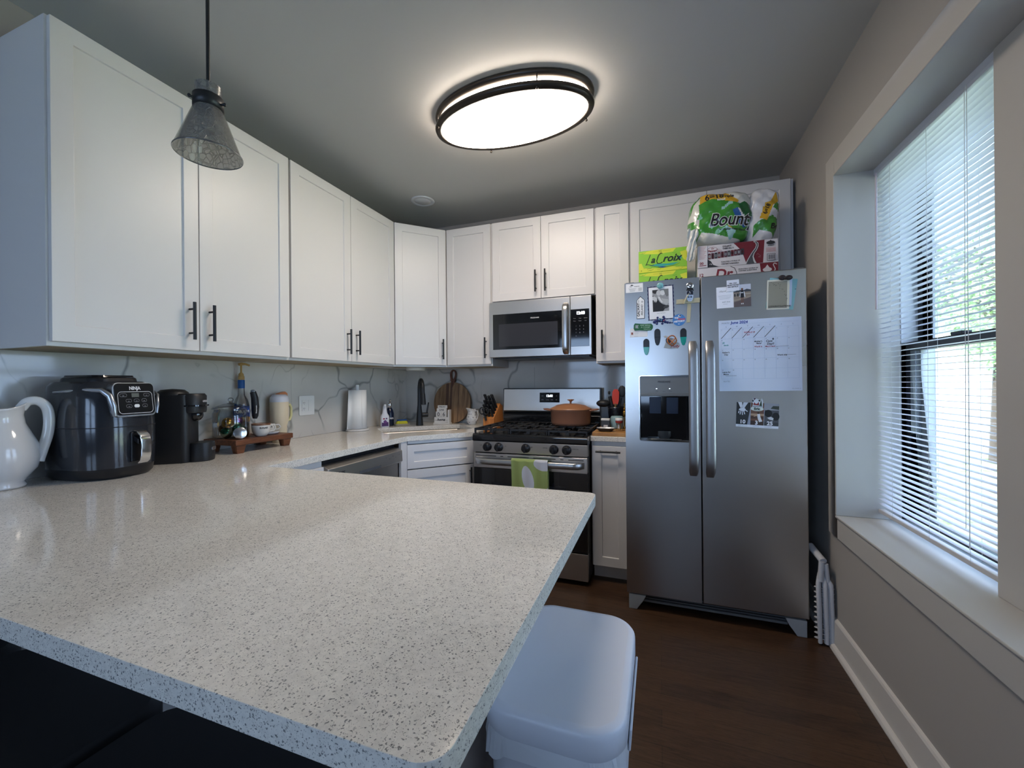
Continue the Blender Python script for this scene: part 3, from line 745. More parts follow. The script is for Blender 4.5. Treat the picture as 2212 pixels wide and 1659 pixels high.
# back guard
g = G(); g.prism([(0, .575, .918), (0, .575, 1.000), (0, .60, 1.02), (0, .60, 1.04), (0, .655, 1.04), (0, .655, .918)], (SW, 0, 0)); g.build('rear_riser', BLKGL, st, bevel=.002)
g = G(); g.prism([(0, .588, 1.022), (0, .572, 1.035), (0, .580, 1.075), (0, .592, 1.205), (0, .650, 1.205), (0, .650, 1.022)], (SW - .003, 0, 0)); bgd = g.build('backguard', STEEL, st, bevel=.003)
g = G(); g.box((-.003, .590, 1.0), (.0005, .655, 1.209)); g.box((SW - .0025, .590, 1.0), (SW + .003, .655, 1.209)); g.box((0, .60, 1.205), (SW, .655, 1.211)); g.build('guard_trim', BLKPL, bgd)
DX = Matrix.Translation((.300, .5785, 1.100)) @ Matrix.Rotation(R(-5.2), 4, 'X')
g = G(); g.X = DX; g.box((0, -.002, 0), (.158, .004, .076)); g.build('display', BLKGL, bgd, bevel=.001)
g = G(); g.X = DX; g.text('12:03', .024, (.079, -.0026, .043), align='CENTER', bold=.0006); g.build('clock_digits', disp_mat(), bgd)
for x, z, s_ in ((.024, .048, 'BAKE'), (.024, .018, 'BROIL'), (.134, .048, 'UP'), (.134, .018, 'OFF'), (.064, .018, 'CLOCK'), (.098, .018, 'TIMER')): g = G(); g.X = DX; g.text(s_, .007, (x, -.0026, z), align='CENTER'); g.build('button_print', mat('grey_print', (.35, .36, .38), .5), bgd)
# burners
for x, y, r in ((.15, .13, .045), (.15, .42, .035), (.383, .28, .05), (.615, .13, .04), (.615, .42, .045)):
    g = G(); g.lathe([(r + .012, .918), (r + .010, .922), (r, .926), (r, .932), (r - .006, .937), (.0005, .938)], 28, c=(x, y, 0)); g.build('burner', RUBBER, st)
IRON = mat('cast_iron', (.014, .014, .015), .5)
for x0, x1 in ((.004, .252), (.257, .509), (.514, .762)):
    g = G(); za, zb2 = .938, .951; ya, yb2 = .012, .555; b = .011
    for y in (ya, yb2 - b, (ya + yb2) / 2 - b / 2): g.box((x0, y, za), (x1, y + b, zb2))
    for x in (x0, x1 - b): g.box((x, ya, za), (x + b, yb2, zb2))
    for cy in (.14, .42):
        for k in range(1, 4): xx = x0 + (x1 - x0) * k / 4; g.box((xx - .004, cy - .13, za + .002), (xx + .004, cy - .04, zb2)); g.box((xx - .004, cy + .04, za + .002), (xx + .004, cy + .13, zb2))
        g.box((x0 + .01, cy - .004, za + .002), (x0 + .08, cy + .004, zb2)); g.box((x1 - .08, cy - .004, za + .002), (x1 - .01, cy + .004, zb2))
    for x in (x0, x1 - b):
        for y in (ya, yb2 - b, .275): g.box((x, y, .918), (x + b, y + b, za))
    g.box(((x0 + x1) / 2 - .012, ya - .002, .922), ((x0 + x1) / 2 + .012, ya + .008, .953))
    g.build('grate', IRON, st, bevel=.0015, seg=1)

# ---- microwave
mw = thing('microwave', 'stainless over-the-range microwave under the short wall cabinet', 'microwave', (-1.1865, 2.82, 1.4425))
g = G(); g.box((.012, .02, .004), (.752, .37, .405)); g.build('body', mat('microwave_case', (.05, .05, .052), .45), mw)
md = G().box((0, 0, 0), (.6085, .0165, .407)).build('door', STEEL, mw, bevel=.003)
G().box((.029, -.0008, .056), (.551, .002, .3165)).build('door_glass', BLKGL, md, bevel=.003)
G().box((.076, -.0014, .078), (.520, -.0006, .242)).build('window_screen', mat('microwave_window', (.035, .037, .045), .12), md)
g = G(); g.text('FRIGIDAIRE', .0125, (.353, -.001, .272), align='CENTER', bold=.0003); g.build('lettering', mat('silver_print', (.55, .56, .58), .4), md)
bar_handle(md, .5795, .006, .366, w=.040, off=.042, d=.016)
cp = G().box((.6105, 0, 0), (.756, .0165, .407)).build('control_panel', STEEL, mw, bevel=.003)
G().box((.6130, -.0008, .058), (.7415, .002, .3165)).build('keypad', BLKGL, cp, bevel=.003)
g = G(); g.text('12:03', .027, (.682, -.0012, .280), align='CENTER', bold=.001); g.build('clock_digits', mat('bright_digits', (.9, .95, 1), .5, emit=(.9, .95, 1), es=3), cp)
GP = mat('grey_print', (.35, .36, .38), .5)
for i, s_ in enumerate(('Timer', 'Cook', 'Defrost', 'Menu', 'Power', 'Vent')): g = G(); g.text(s_, .0075, (.640 + .038 * (i % 3), -.0012, .250 - .018 * (i // 3)), align='CENTER'); g.build('button_print', GP, cp)
for i, s_ in enumerate('1234567890'): g = G(); g.text(s_, .011, (.650 + .026 * (i % 3), -.0012, .196 - .023 * (i // 3)), align='CENTER'); g.build('key_print', GP, cp)
g = G(); g.box((.03, .03, -.010), (.735, .36, .004)); [g.box((.08 + .32 * k, .08, -.0125), (.34 + .32 * k, .25, -.0095), 1) for k in range(2)]; g.build('underside_vent', [BLKPL, GREYPL], mw)

# ---- dishwasher
dw = thing('dishwasher', 'stainless dishwasher under the left counter, mostly hidden by the peninsula', 'dishwasher', (-1.548, 1.572, 0), PI / 2)
G().box((.006, .03, .10), (.612, .58, .872)).build('tub', BLKPL, dw)
G().box((.006, 0, .115), (.612, .03, .762)).build('door', STEEL, dw, bevel=.003)
g = G(); g.prism([(.004, -.010, .845), (.004, -.030, .835), (.004, -.034, .770), (.004, -.020, .760), (.004, 0, .762), (.004, .03, .762), (.004, .03, .852), (.004, .0, .852)], (.610, 0, 0)); g.build('control_panel', STEEL, dw, bevel=.003)
g = G(); g.box((.22, -.0345, .768), (.40, -.028, .785)); g.build('handle_pocket', mat('pocket_grey', (.08, .085, .095), .4), dw, bevel=.001)
g = G(); g.text('FRIGIDAIRE', .016, (.03, -.0345, .800), bold=.0004); g.build('lettering', MC['dark_print'], dw)
for k in range(5): g = G(); g.text(('Start', 'Rinse', 'Heat', 'Eco', 'Lock')[k], .007, (.44 + .032 * k, -.0345, .815 - .012 * (k % 2))); g.build('button_print', MC['dark_print'], dw)
G().box((.006, .05, .0), (.612, .06, .10)).build('toe_panel', BLKPL, dw)

# ================================================================ FAUCET
DIR = math.atan2(-.7071, .7071)
fa = thing('faucet', 'matte black pull-down kitchen faucet with side lever', 'faucet', (-1.840, 2.892, .914), DIR)  # local +x towards the bowl
g = G(); g.lathe([(.0005, 0), (.029, 0), (.029, .004), (.026, .05), (.021, .11), (.0155, .17), (.0145, .25)], 28)
pts = [(0, 0, .25)] + [(.062 - .062 * math.cos(R(a)), 0, .285 + .085 * math.sin(R(a))) for a in range(0, 181, 15)] 
g.tube(pts + [(.127, 0, .255)], .0145, 16); g.build('spout', BLACK, fa)
g = G(); g.tube([(.125, 0, .262), (.130, 0, .235), (.138, 0, .175)], [.016, .018, .021], 18); g.build('spray_head', BLACK, fa)
g = G(); g.tube([(.0, .02, .085), (.0, .068, .085)], .019, 18); g.tube([(0, .060, .095), (-.004, .066, .13), (-.006, .076, .185)], [.0075, .007, .0055], 12); g.build('lever', BLACK, fa)

# ================================================================ TRASH BIN
BIN = mat('white_bin_plastic', (.66, .68, .74), .35)
tb = thing('trash_bin', 'white plastic trash bin with rounded lid tucked under the peninsula end', 'trash bin', (-.194, .889, 0))
g = G(); z = .0
g.loft([rr(0, 0, .20, .30, .045, 8, 0), rr(0, 0, .212, .312, .05, 8, .01), rr(0, 0, .254, .368, .062, 8, .585), rr(0, 0, .260, .374, .064, 8, .590), rr(0, 0, .260, .374, .064, 8, .60)]); g.build('body', BIN, tb)
g = G(); g.loft([rr(0, 0, .266, .380, .068, 10, .598), rr(0, 0, .272, .386, .07, 10, .602), rr(0, 0, .272, .386, .07, 10, .636), rr(0, 0, .270, .384, .069, 10, .643), rr(0, 0, .262, .376, .065, 10, .648), rr(0, 0, .24, .354, .055, 10, .650)]); g.build('lid', BIN, tb)
g = G(); g.prism([(.134, -.10, .560), (.134, .12, .560), (.137, .12, .600), (.137, -.10, .600)], (.005, 0, 0)); g.build('lid_hinge_rim', BIN, tb, bevel=.002)
BAG = mat('thin_white_bag', (.62, .64, .68), .35)
g = G(); rnd = random.Random(3); ringa, ringb = [], []; base = rr(0, 0, .262, .376, .064, 12, 0)
for i, (x, y, _) in enumerate(base):
    k = 1.006 + rnd.uniform(0, .045) * (1 if y < .1 else .3); zz = rnd.uniform(.540, .570) if y < 0 else .585
    ringa.append((x * 1.004, y * 1.004, .598)); ringb.append((x * k, y * k, zz))
g.loft([ringa, ringb], cap0=False, cap1=False, smooth=False); g.build('bag_edge', BAG, tb, solid=.0008)

# ================================================================ BAR STOOLS
SEATL = mat('black_leather', (.010, .010, .012), .55)
def stool(x, y, label):
    t_ = thing('bar_stool', label, 'stool', (x, y, 0), 0, 'black stools at the peninsula')
    g = G(); g.loft([rr(0, 0, .43, .39, .04, 5, .630), rr(0, 0, .464, .42, .05, 5, .642), rr(0, 0, .464, .42, .05, 5, .690), rr(0, 0, .44, .40, .05, 5, .702)]); g.build('seat', SEATL, t_)
    for sx_ in (-1, 1):
        for sy_ in (-1, 1): g = G(); g.tube([(sx_ * .16, sy_ * .14, .631), (sx_ * .20, sy_ * .18, .001)], .014, 10); g.build('leg', BLACK, t_)
    g = G(); g.tube([(-.19, -.165, .22), (.19, -.165, .22), (.19, .165, .22), (-.19, .165, .22), (-.19, -.165, .22)], .008, 8); g.build('footrest', BLACK, t_)
stool(-1.042, .272, 'black padded bar stool under the peninsula, farther from the bin')
stool(-.572, .272, 'black padded bar stool under the peninsula, beside the bin')
stool(-1.512, .272, 'black padded bar stool under the peninsula, nearest the left wall')

# ================================================================ ON THE COUNTER
CT = .9145
def ctext(parent, nm, body, size, R_, z, a0, m, bold=0, squash=1, ext=.0006, c=(0, 0)):
    """lettering wrapped round a vertical cylinder of radius R_, centred on angle a0 (rad)"""
    g = G(); g.text(body, size, (0, 0, 0), (1, 0, 0), (0, 0, 1), 0, 0, 'CENTER', bold, squash)
    g.v = [(c[0] + (R_ + ext) * math.cos(a0 + x / R_), c[1] + (R_ + ext) * math.sin(a0 + x / R_), z + zz) for x, y, zz in g.v]
    return g.build(nm, m, parent)
PRN = mat('dark_print', (.02, .02, .022), .5); WPR = mat('white_print', (.75, .76, .78), .4)

# ---- white pitcher
pt = thing('pitcher', 'large white glazed ceramic pitcher at the left end of the counter', 'pitcher', (-2.048, .700, CT), R(66)); pt.scale = (.97, .97, 1.0)
g = G(); prof = [(.0005, .004), (.054, .004), (.060, 0), (.062, .008), (.056, .018), (.064, .03), (.088, .062), (.097, .10), (.092, .14), (.074, .18), (.060, .21), (.056, .235), (.061, .262), (.066, .270), (.062, .270), (.056, .250), (.052, .22), (.07, .17), (.085, .11), (.06, .04), (.0005, .03)]
rings = []
for r, z in prof:
    ring = []
    for i in range(48):
        a = 2 * PI * i / 48; up = max(0, (z - .19) / .08); sp = max(0, math.cos(a - PI)) ** 5; hd = max(0, math.cos(a)) ** 3
        rad = r * (1 + up * (.45 * sp)); zz = z + up * (.030 * sp + .018 * hd - .006)
        ring.append((rad * math.cos(a), rad * math.sin(a), zz))
    rings.append(ring)
g.loft(rings, cap0=False, cap1=False); g.build('body', CERAM, pt)
g = G(); g.tube(spline_pts([(.048, 0, .262), (.064, 0, .284), (.088, 0, .286), (.108, 0, .264), (.114, 0, .220), (.110, 0, .170), (.098, 0, .120), (.088, 0, .080)]), .0115, 14, flat=1.3); g.build('handle', CERAM, pt)

# ---- air fryer
AFB = mat('air_fryer_grey', (.020, .022, .027), .16, coat=.3)
af = thing('air_fryer', 'glossy dark grey air fryer with silver-trimmed control panel', 'air fryer', (-1.998, .942, CT), R(90 + 7)); af.scale = (.85, .95, 1.0)
g = G()
def af_ring(w, d, r, z, y=0): return rr(0, y, w, d, r, 8, z)
g.loft([af_ring(.25, .30, .10, 0), af_ring(.275, .325, .11, .012), af_ring(.285, .335, .115, .04)]); g.build('base', BLKPL, af)
g = G(); g.loft([af_ring(.286, .336, .115, .040), af_ring(.292, .340, .115, .10), af_ring(.292, .338, .115, .20), af_ring(.284, .325, .11, .29), af_ring(.270, .300, .10, .335, .01), af_ring(.24, .27, .09, .352, .01)]); g.build('body', AFB, af)
g = G(); g.loft([af_ring(.185, .22, .05, .350, .01), af_ring(.18, .215, .05, .364, .01), af_ring(.17, .20, .04, .368, .01)]); g.build('lid', BLKPL, af, bevel=.002)
g = G(); g.loft([af_ring(.16, .19, .03, .369, .01), af_ring(.155, .185, .03, .376, .01)]); g.build('lid_handle', BLKGL, af)
# tilted control panel on the upper front
PX = Matrix.Translation((.004, -.170, .222)) @ Matrix.Rotation(R(-7), 4, 'X') @ Matrix.Diagonal((.80, 1, .86, 1))
def panel(o, w, h, r, y0, y1, nm, m, bv=0):
    g = G(); g.X = PX; g.prism([(x, y0, z + h / 2 + o) for x, z, _ in rr(0, 0, w, h, r, 5)], (0, y1 - y0, 0)); return g.build(nm, m, af, bevel=bv)
panel(0, .206, .146, .026, -.006, .06, 'panel_bezel', mat('satin_silver', (.42, .44, .47), .3, .9), .003)
panel(.007, .192, .136, .020, -.0085, .05, 'control_panel', mat('panel_black', (.007, .007, .008), .3, spec=.25), .001)
g = G(); g.X = PX; g.text('NINJA', .020, (0, -.0095, .115), align='CENTER', bold=.0008); g.build('brand_lettering', WPR, af)
g = G(); g.X = PX; o_ = rr(0, .060, .170, .095, .018, 5); i_ = rr(0, .060, .166, .091, .016, 5); n = len(o_)
g.add([(x, -.0095, z) for x, z, _ in o_] + [(x, -.0095, z) for x, z, _ in i_], [(i, (i + 1) % n, (i + 1) % n + n, i + n) for i in range(n)]); g.build('panel_outline', WPR, af)
for k, (x, z, w) in enumerate(((-.058, .092, .034), (.056, .092, .030), (-.034, .068, .028), (.004, .068, .026), (.042, .068, .026), (-.034, .045, .028), (.044, .045, .026))):
    g = G(); g.X = PX; o_ = rr(x, z, w, .014, .0068, 4); i_ = rr(x, z, w - .0018, .0122, .006, 4); n = len(o_)
    g.add([(a, -.0093, b) for a, b, _ in o_] + [(a, -.0093, b) for a, b, _ in i_], [(i, (i + 1) % n, (i + 1) % n + n, i + n) for i in range(n)]); g.box((x - .004, -.0094, z - .003), (x + .004, -.009, z - .0015))
    g.build('button', mat('grey_print', (.35, .36, .38), .5), af)
g = G(); g.X = PX; g.prism([(a, -.0095, b) for a, b, _ in rr(.004, .045, .026, .014, .0068, 4)], (0, .001, 0)); g.build('start_button', WPR, af)
g = G(); g.X = PX; g.box((-.018, -.0095, .083), (.018, -.009, .100)); g.build('display', mat('lcd_grey', (.12, .13, .12), .3), af)
# silver line running along the side
SB_ = mat('satin_silver', (.42, .44, .47), .3, .9)
g = G(); g.tube([(-.078, -.176, .228), (-.083, -.176, .262), (-.089, -.166, .300), (-.100, -.140, .321), (-.118, -.095, .323), (-.134, -.04, .319), (-.140, .04, .314)], [.008, .011, .011, .009, .007, .006, .004], 10); g.build('silver_band', SB_, af)
g = G(); g.tube([(.088, -.175, .230), (.094, -.172, .262), (.104, -.160, .300), (.136, -.09, .320), (.141, -.02, .316)], [.004, .006, .006, .005, .004], 8); g.build('silver_band', SB_, af)
g = G(); o_ = af_ring(.2935, .3415, .1155, .188); g.loft([af_ring(.2925, .3405, .1155, .1855), af_ring(.2932, .3412, .1155, .187), af_ring(.2925, .3405, .1155, .1885)], cap0=False, cap1=False); g.build('drawer_seam', RUBBER, af)
g = G(); g.loft([rr(.045, 0, .060, .05, .012, 4, 0)]); 
g = G(); g.prism([(-.018, -.165, .165), (.042, -.165, .165), (.042, -.165, .055), (-.018, -.165, .055)], (0, -.012, 0)); g.prism([(-.010, -.17, .155), (.034, -.17, .155), (.034, -.200, .140), (-.010, -.200, .140)], (0, 0, -.02)); g.build('handle_bracket', BLKPL, af, bevel=.003)
g = G(); rings = []
for (y, z) in ((-.165, .168), (-.188, .166), (-.206, .152), (-.212, .132), (-.212, .080), (-.206, .060), (-.192, .050)):
    rings.append((y, z))
pth = [Vector((.012, y, z)) for y, z in rings]; RG = []
for i, p in enumerate(pth):
    d = (pth[min(i + 1, len(pth) - 1)] - pth[max(i - 1, 0)]).normalized(); nrm = Vector((0, -d.z, d.y))
    RG.append([tuple(p + Vector((sx_, 0, 0)) + nrm * t3) for sx_, t3 in ((-.020, -.003), (-.020, .003), (.020, .003), (.020, -.003))])
g.loft(RG, smooth=False); g.build('drawer_handle', CHROME, af, bevel=.003)

# ---- pod coffee machine
cfm = thing('coffee_machine', 'matte black pod coffee machine beside the air fryer', 'coffee machine', (-2.035, 1.196, CT), R(90 + 38)); cfm.scale = (.92, .92, 1)
MB_ = mat('matte_black_plastic', (.013, .014, .016), .45)
g = G(); g.loft([rr(0, .0, .142, .19, .03, 5, 0), rr(0, .0, .146, .194, .03, 5, .01), rr(0, .0, .146, .194, .03, 5, .235), rr(0, .0, .142, .19, .03, 5, .295)]); g.build('body', MB_, cfm)
g = G(); g.lathe([(.064, .290), (.062, .305), (.045, .318), (.0005, .322)], 32, c=(0, -.01, 0)); g.build('dome_lid', MB_, cfm)
g = G(); g.loft([rr(0, -.085, .125, .11, .05, 6, .215), rr(0, -.085, .130, .115, .052, 6, .225), rr(0, -.085, .130, .115, .052, 6, .290), rr(0, -.085, .12, .10, .05, 6, .300)]); g.build('brew_head', MB_, cfm)
g = G(); g.loft([rr(0, -.092, .140, .118, .055, 6, .244), rr(0, -.092, .140, .118, .055, 6, .250)]); g.build('lever', BLKGL, cfm)
g = G(); g.ell((0, -.10, .205), (.032, .034, .030)); g.build('spout', BLKGL, cfm)
g = G(); g.loft([rr(0, -.125, .11, .10, .045, 6, .0), rr(0, -.125, .115, .105, .048, 6, .01), rr(0, -.125, .115, .105, .048, 6, .075), rr(0, -.125, .11, .10, .045, 6, .082)]); g.build('cup_stand', MB_, cfm)
g = G(); g.text('NESPRESSO', .011, (-.005, -.143, .262), align='CENTER', bold=.0002); g.build('brand_lettering', WPR, cfm)
g = G(); g.prism([(x + .0, -.1785, z + .052) for x, z, _ in rr(.0, 0, .048, .016, .0075, 4)], (0, .002, 0)); g.build('badge', mat('satin_silver', (.42, .44, .47), .3, .9), cfm)

# ---- wooden riser tray
tr_ = thing('wooden_riser', 'reddish wood footed riser tray holding jar, mugs and syrup', 'tray', (-2.046, 1.583, CT), R(1))
g = G(); g.box((-.112, -.168, .040), (.112, .168, .067)); g.build('board', ACACIA, tr_, bevel=.003)
for x in (-.086, .086):
    for y in (-.135, .135):
        g = G(); g.loft([rr(x, y, .030, .036, .003, 2, 0), rr(x, y, .040, .052, .003, 2, .0398)]); g.build('foot', ACACIA, tr_)
TT = CT + .0675
def on_tray(x, y): return (x, y, TT)
# glass jar of pods
jr = thing('glass_jar', 'clear lidded glass jar of coffee capsules on the riser', 'jar', on_tray(-2.075, 1.497), 0)
g = G(); g.lathe([(.0005, .003), (.072, .003), (.078, .010), (.079, .125), (.072, .138), (.072, .146)], 36); g.build('jar_body', GLASS, jr)
g = G(); g.lathe([(.080, .147), (.081, .152), (.074, .157), (.035, .172), (.010, .178), (.008, .184)], 36); g.ell((0, 0, .194), (.013, .013, .012)); g.build('lid', GLASS, jr)
PODC = {'gold': mat('gold_foil', (.62, .36, .08), .25, 1), 'green': mat('green_foil', (.03, .16, .10), .25, 1), 'purple': mat('purple_foil', (.17, .06, .22), .25, 1), 'brown': mat('brown_foil', (.10, .05, .02), .3, 1), 'silver': mat('silver_foil', (.62, .64, .67), .22, 1)}
def pod(x, y, z, c, tx, tz, label, grp='coffee capsules in the glass jar'):
    t_ = thing('coffee_capsule', label, 'capsule', (x, y, z), tz, grp); t_.rotation_euler = (tx, 0, tz)
    g = G(); g.lathe([(.0285, 0), (.026, .003), (.026, .014), (.020, .026), (.010, .032), (.0005, .033)], 28); g.build('dome', PODC[c], t_)
    g = G(); g.lathe([(.0005, -.001), (.028, -.001), (.0295, .0), (.0285, .0012)], 28); g.build('foil_rim', PODC['silver'], t_)
    return t_
JX, JY = -2.066, 1.492
pod(JX + .018, JY - .028, TT + .074, 'gold', R(40), R(40), 'gold domed coffee capsule at the top left in the jar')
pod(JX + .026, JY + .006, TT + .050, 'green', R(62), R(75), 'green domed coffee capsule in the middle of the jar')
pod(JX - .004, JY + .030, TT + .074, 'purple', R(30), R(120), 'purple domed coffee capsule at the top right in the jar')
pod(JX + .014, JY - .030, TT + .028, 'green', R(70), R(20), 'dark green coffee capsule low on the left in the jar')
pod(JX + .008, JY + .032, TT + .036, 'green', R(80), R(150), 'dark green coffee capsule low on the right in the jar')
pod(JX - .026, JY - .012, TT + .040, 'brown', R(20), R(10), 'brown coffee capsule at the back of the jar')
pod(-1.962, 1.462, TT + .031, 'brown', R(-100), R(60), 'coffee capsule leaning on the jar with its silver foil face out', 'loose capsules')
# sugar cup
def cup(nm, label, loc, r, h, rim, txt, ha, saucer=0):
    t_ = thing(nm, label, 'mug', loc, 0)
    g = G(); z0 = .0
    if saucer: g.lathe([(.0005, .002), (.03, 0), (.05, .004), (saucer, .012), (saucer, .015), (.045, .009), (.0005, .006)], 36); g.build('saucer', CERAM, t_); g = G(); z0 = .008
    g.lathe([(.0005, z0), (r * .55, z0), (r * .72, z0 + .008), (r * .92, z0 + h * .35), (r, z0 + h * .75), (r, z0 + h), (r - .004, z0 + h), (r - .005, z0 + h * .7), (r * .6, z0 + .014), (.0005, z0 + .01)], 36); g.build('bowl', mat('cream_ceramic', (.60, .585, .55), .25, coat=.2), t_)
    g = G(); g.lathe([(r + .0004, z0 + h - .008), (r + .0006, z0 + h + .0005), (r - .0045, z0 + h + .0005), (r - .0045, z0 + h - .004)], 36); g.build('rim', mat('brown_glaze', '#6b4a35', .4) if rim else CERAM, t_)
    g = G(); c_, s_ = math.cos(ha), math.sin(ha); rr_ = lambda d, z: (c_ * d, s_ * d, z0 + z)
    g.tube([rr_(r - .002, h * .82), rr_(r + .018, h * .85), rr_(r + .026, h * .6), rr_(r + .018, h * .35), rr_(r * .93, h * .32)], .0042, 10); g.build('handle', MC['cream_ceramic'], t_)
    if txt: ctext(t_, 'lettering', txt, .0125, r, z0 + h * .62, R(-22), PRN, .0004)
    return t_
cup('mug', 'white bowl-shaped mug with brown rim reading SUGAR on the riser', on_tray(-1.982, 1.592), .044, .066, True, 'SUGAR', R(70))
cup('mug', 'small grey-white teacup on a saucer behind the SUGAR mug', on_tray(-2.022, 1.668), .032, .048, False, 'TEA', R(60), .054)
# syrup bottle with pump
sb_ = thing('syrup_bottle', 'tall clear syrup bottle with blue label and gold pump behind the jar', 'bottle', on_tray(-2.125, 1.592))
g = G(); g.lathe([(.0005, .003), (.034, .003), (.037, .01), (.037, .16), (.030, .19), (.017, .215), (.0145, .29), (.0145, .31)], 32); g.build('glass_body', GLASS, sb_)
g = G(); g.lathe([(.0375, .07), (.0376, .155)], 32); g.build('label_band', mat('blue_label', '#15489a', .4), sb_, solid=.0004)
g = G(); g.lathe([(.0378, .072), (.0379, .098)], 32); g.build('amber_band', mat('amber_label', '#a8792f', .4), sb_, solid=.0004)
ctext(sb_, 'lettering', 'TORANI', .022, .0376, .120, R(-35), WPR, .001)
g = G(); g.lathe([(.0155, .252), (.0165, .254), (.0165, .295), (.0155, .297)], 24); g.build('neck_label', mat('blue_neck', '#114a86', .45), sb_)
GOLD = mat('gold_plastic', '#a8874f', .4)
g = G(); g.lathe([(.0005, .298), (.0155, .298), (.0155, .316), (.012, .322), (.012, .330), (.006, .336), (.0045, .34), (.0045, .378), (.0005, .38)], 24)
g.tube([(0, -.012, .381), (0, 0, .384), (.004, .02, .384), (.008, .042, .377)], [.0075, .0085, .006, .005], 12); g.build('pump', GOLD, sb_)
g = G(); g.lathe([(.0005, .004), (.033, .004), (.035, .01), (.035, .06), (.0005, .06)], 28); g.build('syrup', mat('amber_syrup', '#6b4a22', .2), sb_)
# milk frother standing
fo = thing('milk_frother', 'black handheld milk frother standing on its whisk stand', 'frother', on_tray(-2.088, 1.640))
g = G(); g.tube([(0, 0, .085), (0, .002, .10), (0, .004, .15), (0, .0, .20), (-.002, -.008, .232)], [.010, .0155, .019, .0175, .015], 18); g.build('grip', MB_, fo)
g = G(); g.ell((-.002, -.008, .236), (.014, .011, .008)); g.build('button', mat('satin_silver', (.42, .44, .47), .3, .9), fo)
g = G(); g.tube([(-.004, 0, .0), (-.004, 0, .09)], .0012, 6); g.tube([(.004, 0, .0), (.004, 0, .09)], .0012, 6); g.lathe([(.018, 0), (.018, .003), (.0005, .003)], 20); g.build('stand', CHROME, fo)
g = G(); g.text('Nespresso', .010, (.0195, -.003, .115), (0, 0, 1), (0, -1, 0), 0, .0, bold=.0002); g.build('brand_lettering', WPR, fo)

# ---- tumbler
tu = thing('tumbler', 'cream insulated tumbler with handle and orange flip lid behind the riser', 'tumbler', (-2.100, 1.805, CT))
g = G(); g.lathe([(.0005, 0), (.036, 0), (.038, .004), (.040, .10), (.049, .13), (.050, .235), (.048, .238)], 36); g.build('cup', mat('cream_powder_coat', '#cfc1a6', .5), tu)
g = G(); g.lathe([(.049, .237), (.050, .245), (.047, .265), (.036, .280), (.0005, .282)], 36); g.build('lid', mat('lid_white', (.60, .60, .64), .4), tu)
g = G(); g.prism([(-.014, -.030, .268), (-.014, -.010, .288), (-.014, .030, .298), (-.014, .046, .288), (-.014, .048, .252), (-.014, .040, .255), (-.014, .032, .270)], (.028, 0, 0)); g.build('straw_cap', mat('peach_plastic', '#d08458', .45), tu, bevel=.003)
g = G(); g.tube([(0, .046, .215), (0, .072, .218), (0, .081, .200), (0, .081, .150), (0, .070, .128), (0, .040, .122)], .008, 12); g.build('handle', mat('pale_yellow_plastic', '#c9c592', .45), tu)

# ---- outlet and switch plate
ou = thing('outlet_plate', 'white double wall plate with outlet and rocker switch on the left backsplash', 'outlet', (XL + .0095, 2.004, 1.054), PI / 2)
g = G(); g.prism([(x + .0605, 0, z + .063) for x, z, _ in rr(0, 0, .121, .126, .006, 3)], (0, -.006, 0)); g.build('plate', WHITE, ou, bevel=.001)
g = G(); g.box((.020, -.0085, .028), (.050, -.005, .098)); ro = g.build('receptacle', WHITE, ou, bevel=.001)
for z in (.044, .080):
    g = G(); [g.box((x, -.0088, z - .004), (x + .002, -.008, z + .005)) for x in (.029, .039)]; g.box((.0335, -.0088, z - .011), (.0365, -.008, z - .008)); g.build('socket_slots', PRN, ro)
g = G(); g.prism([(.071, -.005, .028), (.101, -.005, .028), (.101, -.005, .098), (.071, -.005, .098)], (0, -.0035, 0)); g.build('rocker_switch', WHITE, ou, bevel=.001)

# ---- paper towel roll
pw = thing('paper_towel_roll', 'white paper towel roll standing on a round stone holder', 'paper towel', (-2.080, 2.445, CT))
g = G(); g.lathe([(.0005, 0), (.080, 0), (.082, .006), (.078, .013), (.0005, .013)], 36); g.build('holder_base', mat('white_marble', (.62, .6, .57), .25), pw)
g = G(); g.lathe([(.0115, .013), (.0115, .330), (.009, .334), (.0005, .334)], 20); g.build('holder_post', mat('white_post', (.82, .82, .80), .3), pw)
TWM = mat('paper_towel_sheet', (.80, .79, .76), .9); t = NT(TWM); t.bump(t.vor(t.coord(), 120).outputs[0], .08, .0005)
g = G(); g.lathe([(.018, .016), (.064, .016), (.062, .296), (.018, .296), (.018, .016)], 40); g.build('roll', TWM, pw)
g = G(); P1 = [(-.01 + .066 * math.cos(a), .066 * math.sin(a)) for a in [R(-150 + k * 12) for k in range(9)]]
P1 = [(.064 * math.cos(a), .064 * math.sin(a)) for a in [R(-20 - k * 12) for k in range(7)]] + [(-.012, -.082), (-.010, -.100)]
g.loft([[(x, y, z) for x, y in P1] for z in (.016, .294)], smooth=True, cap0=False, cap1=False, closed=False)
for i, vv in enumerate(g.v):
    if vv[2] > .2: g.v[i] = (vv[0] * .97, vv[1] * (.80 if vv[1] < -.07 else .98), vv[2])
g.build('loose_sheet', TWM, pw, solid=.0012)

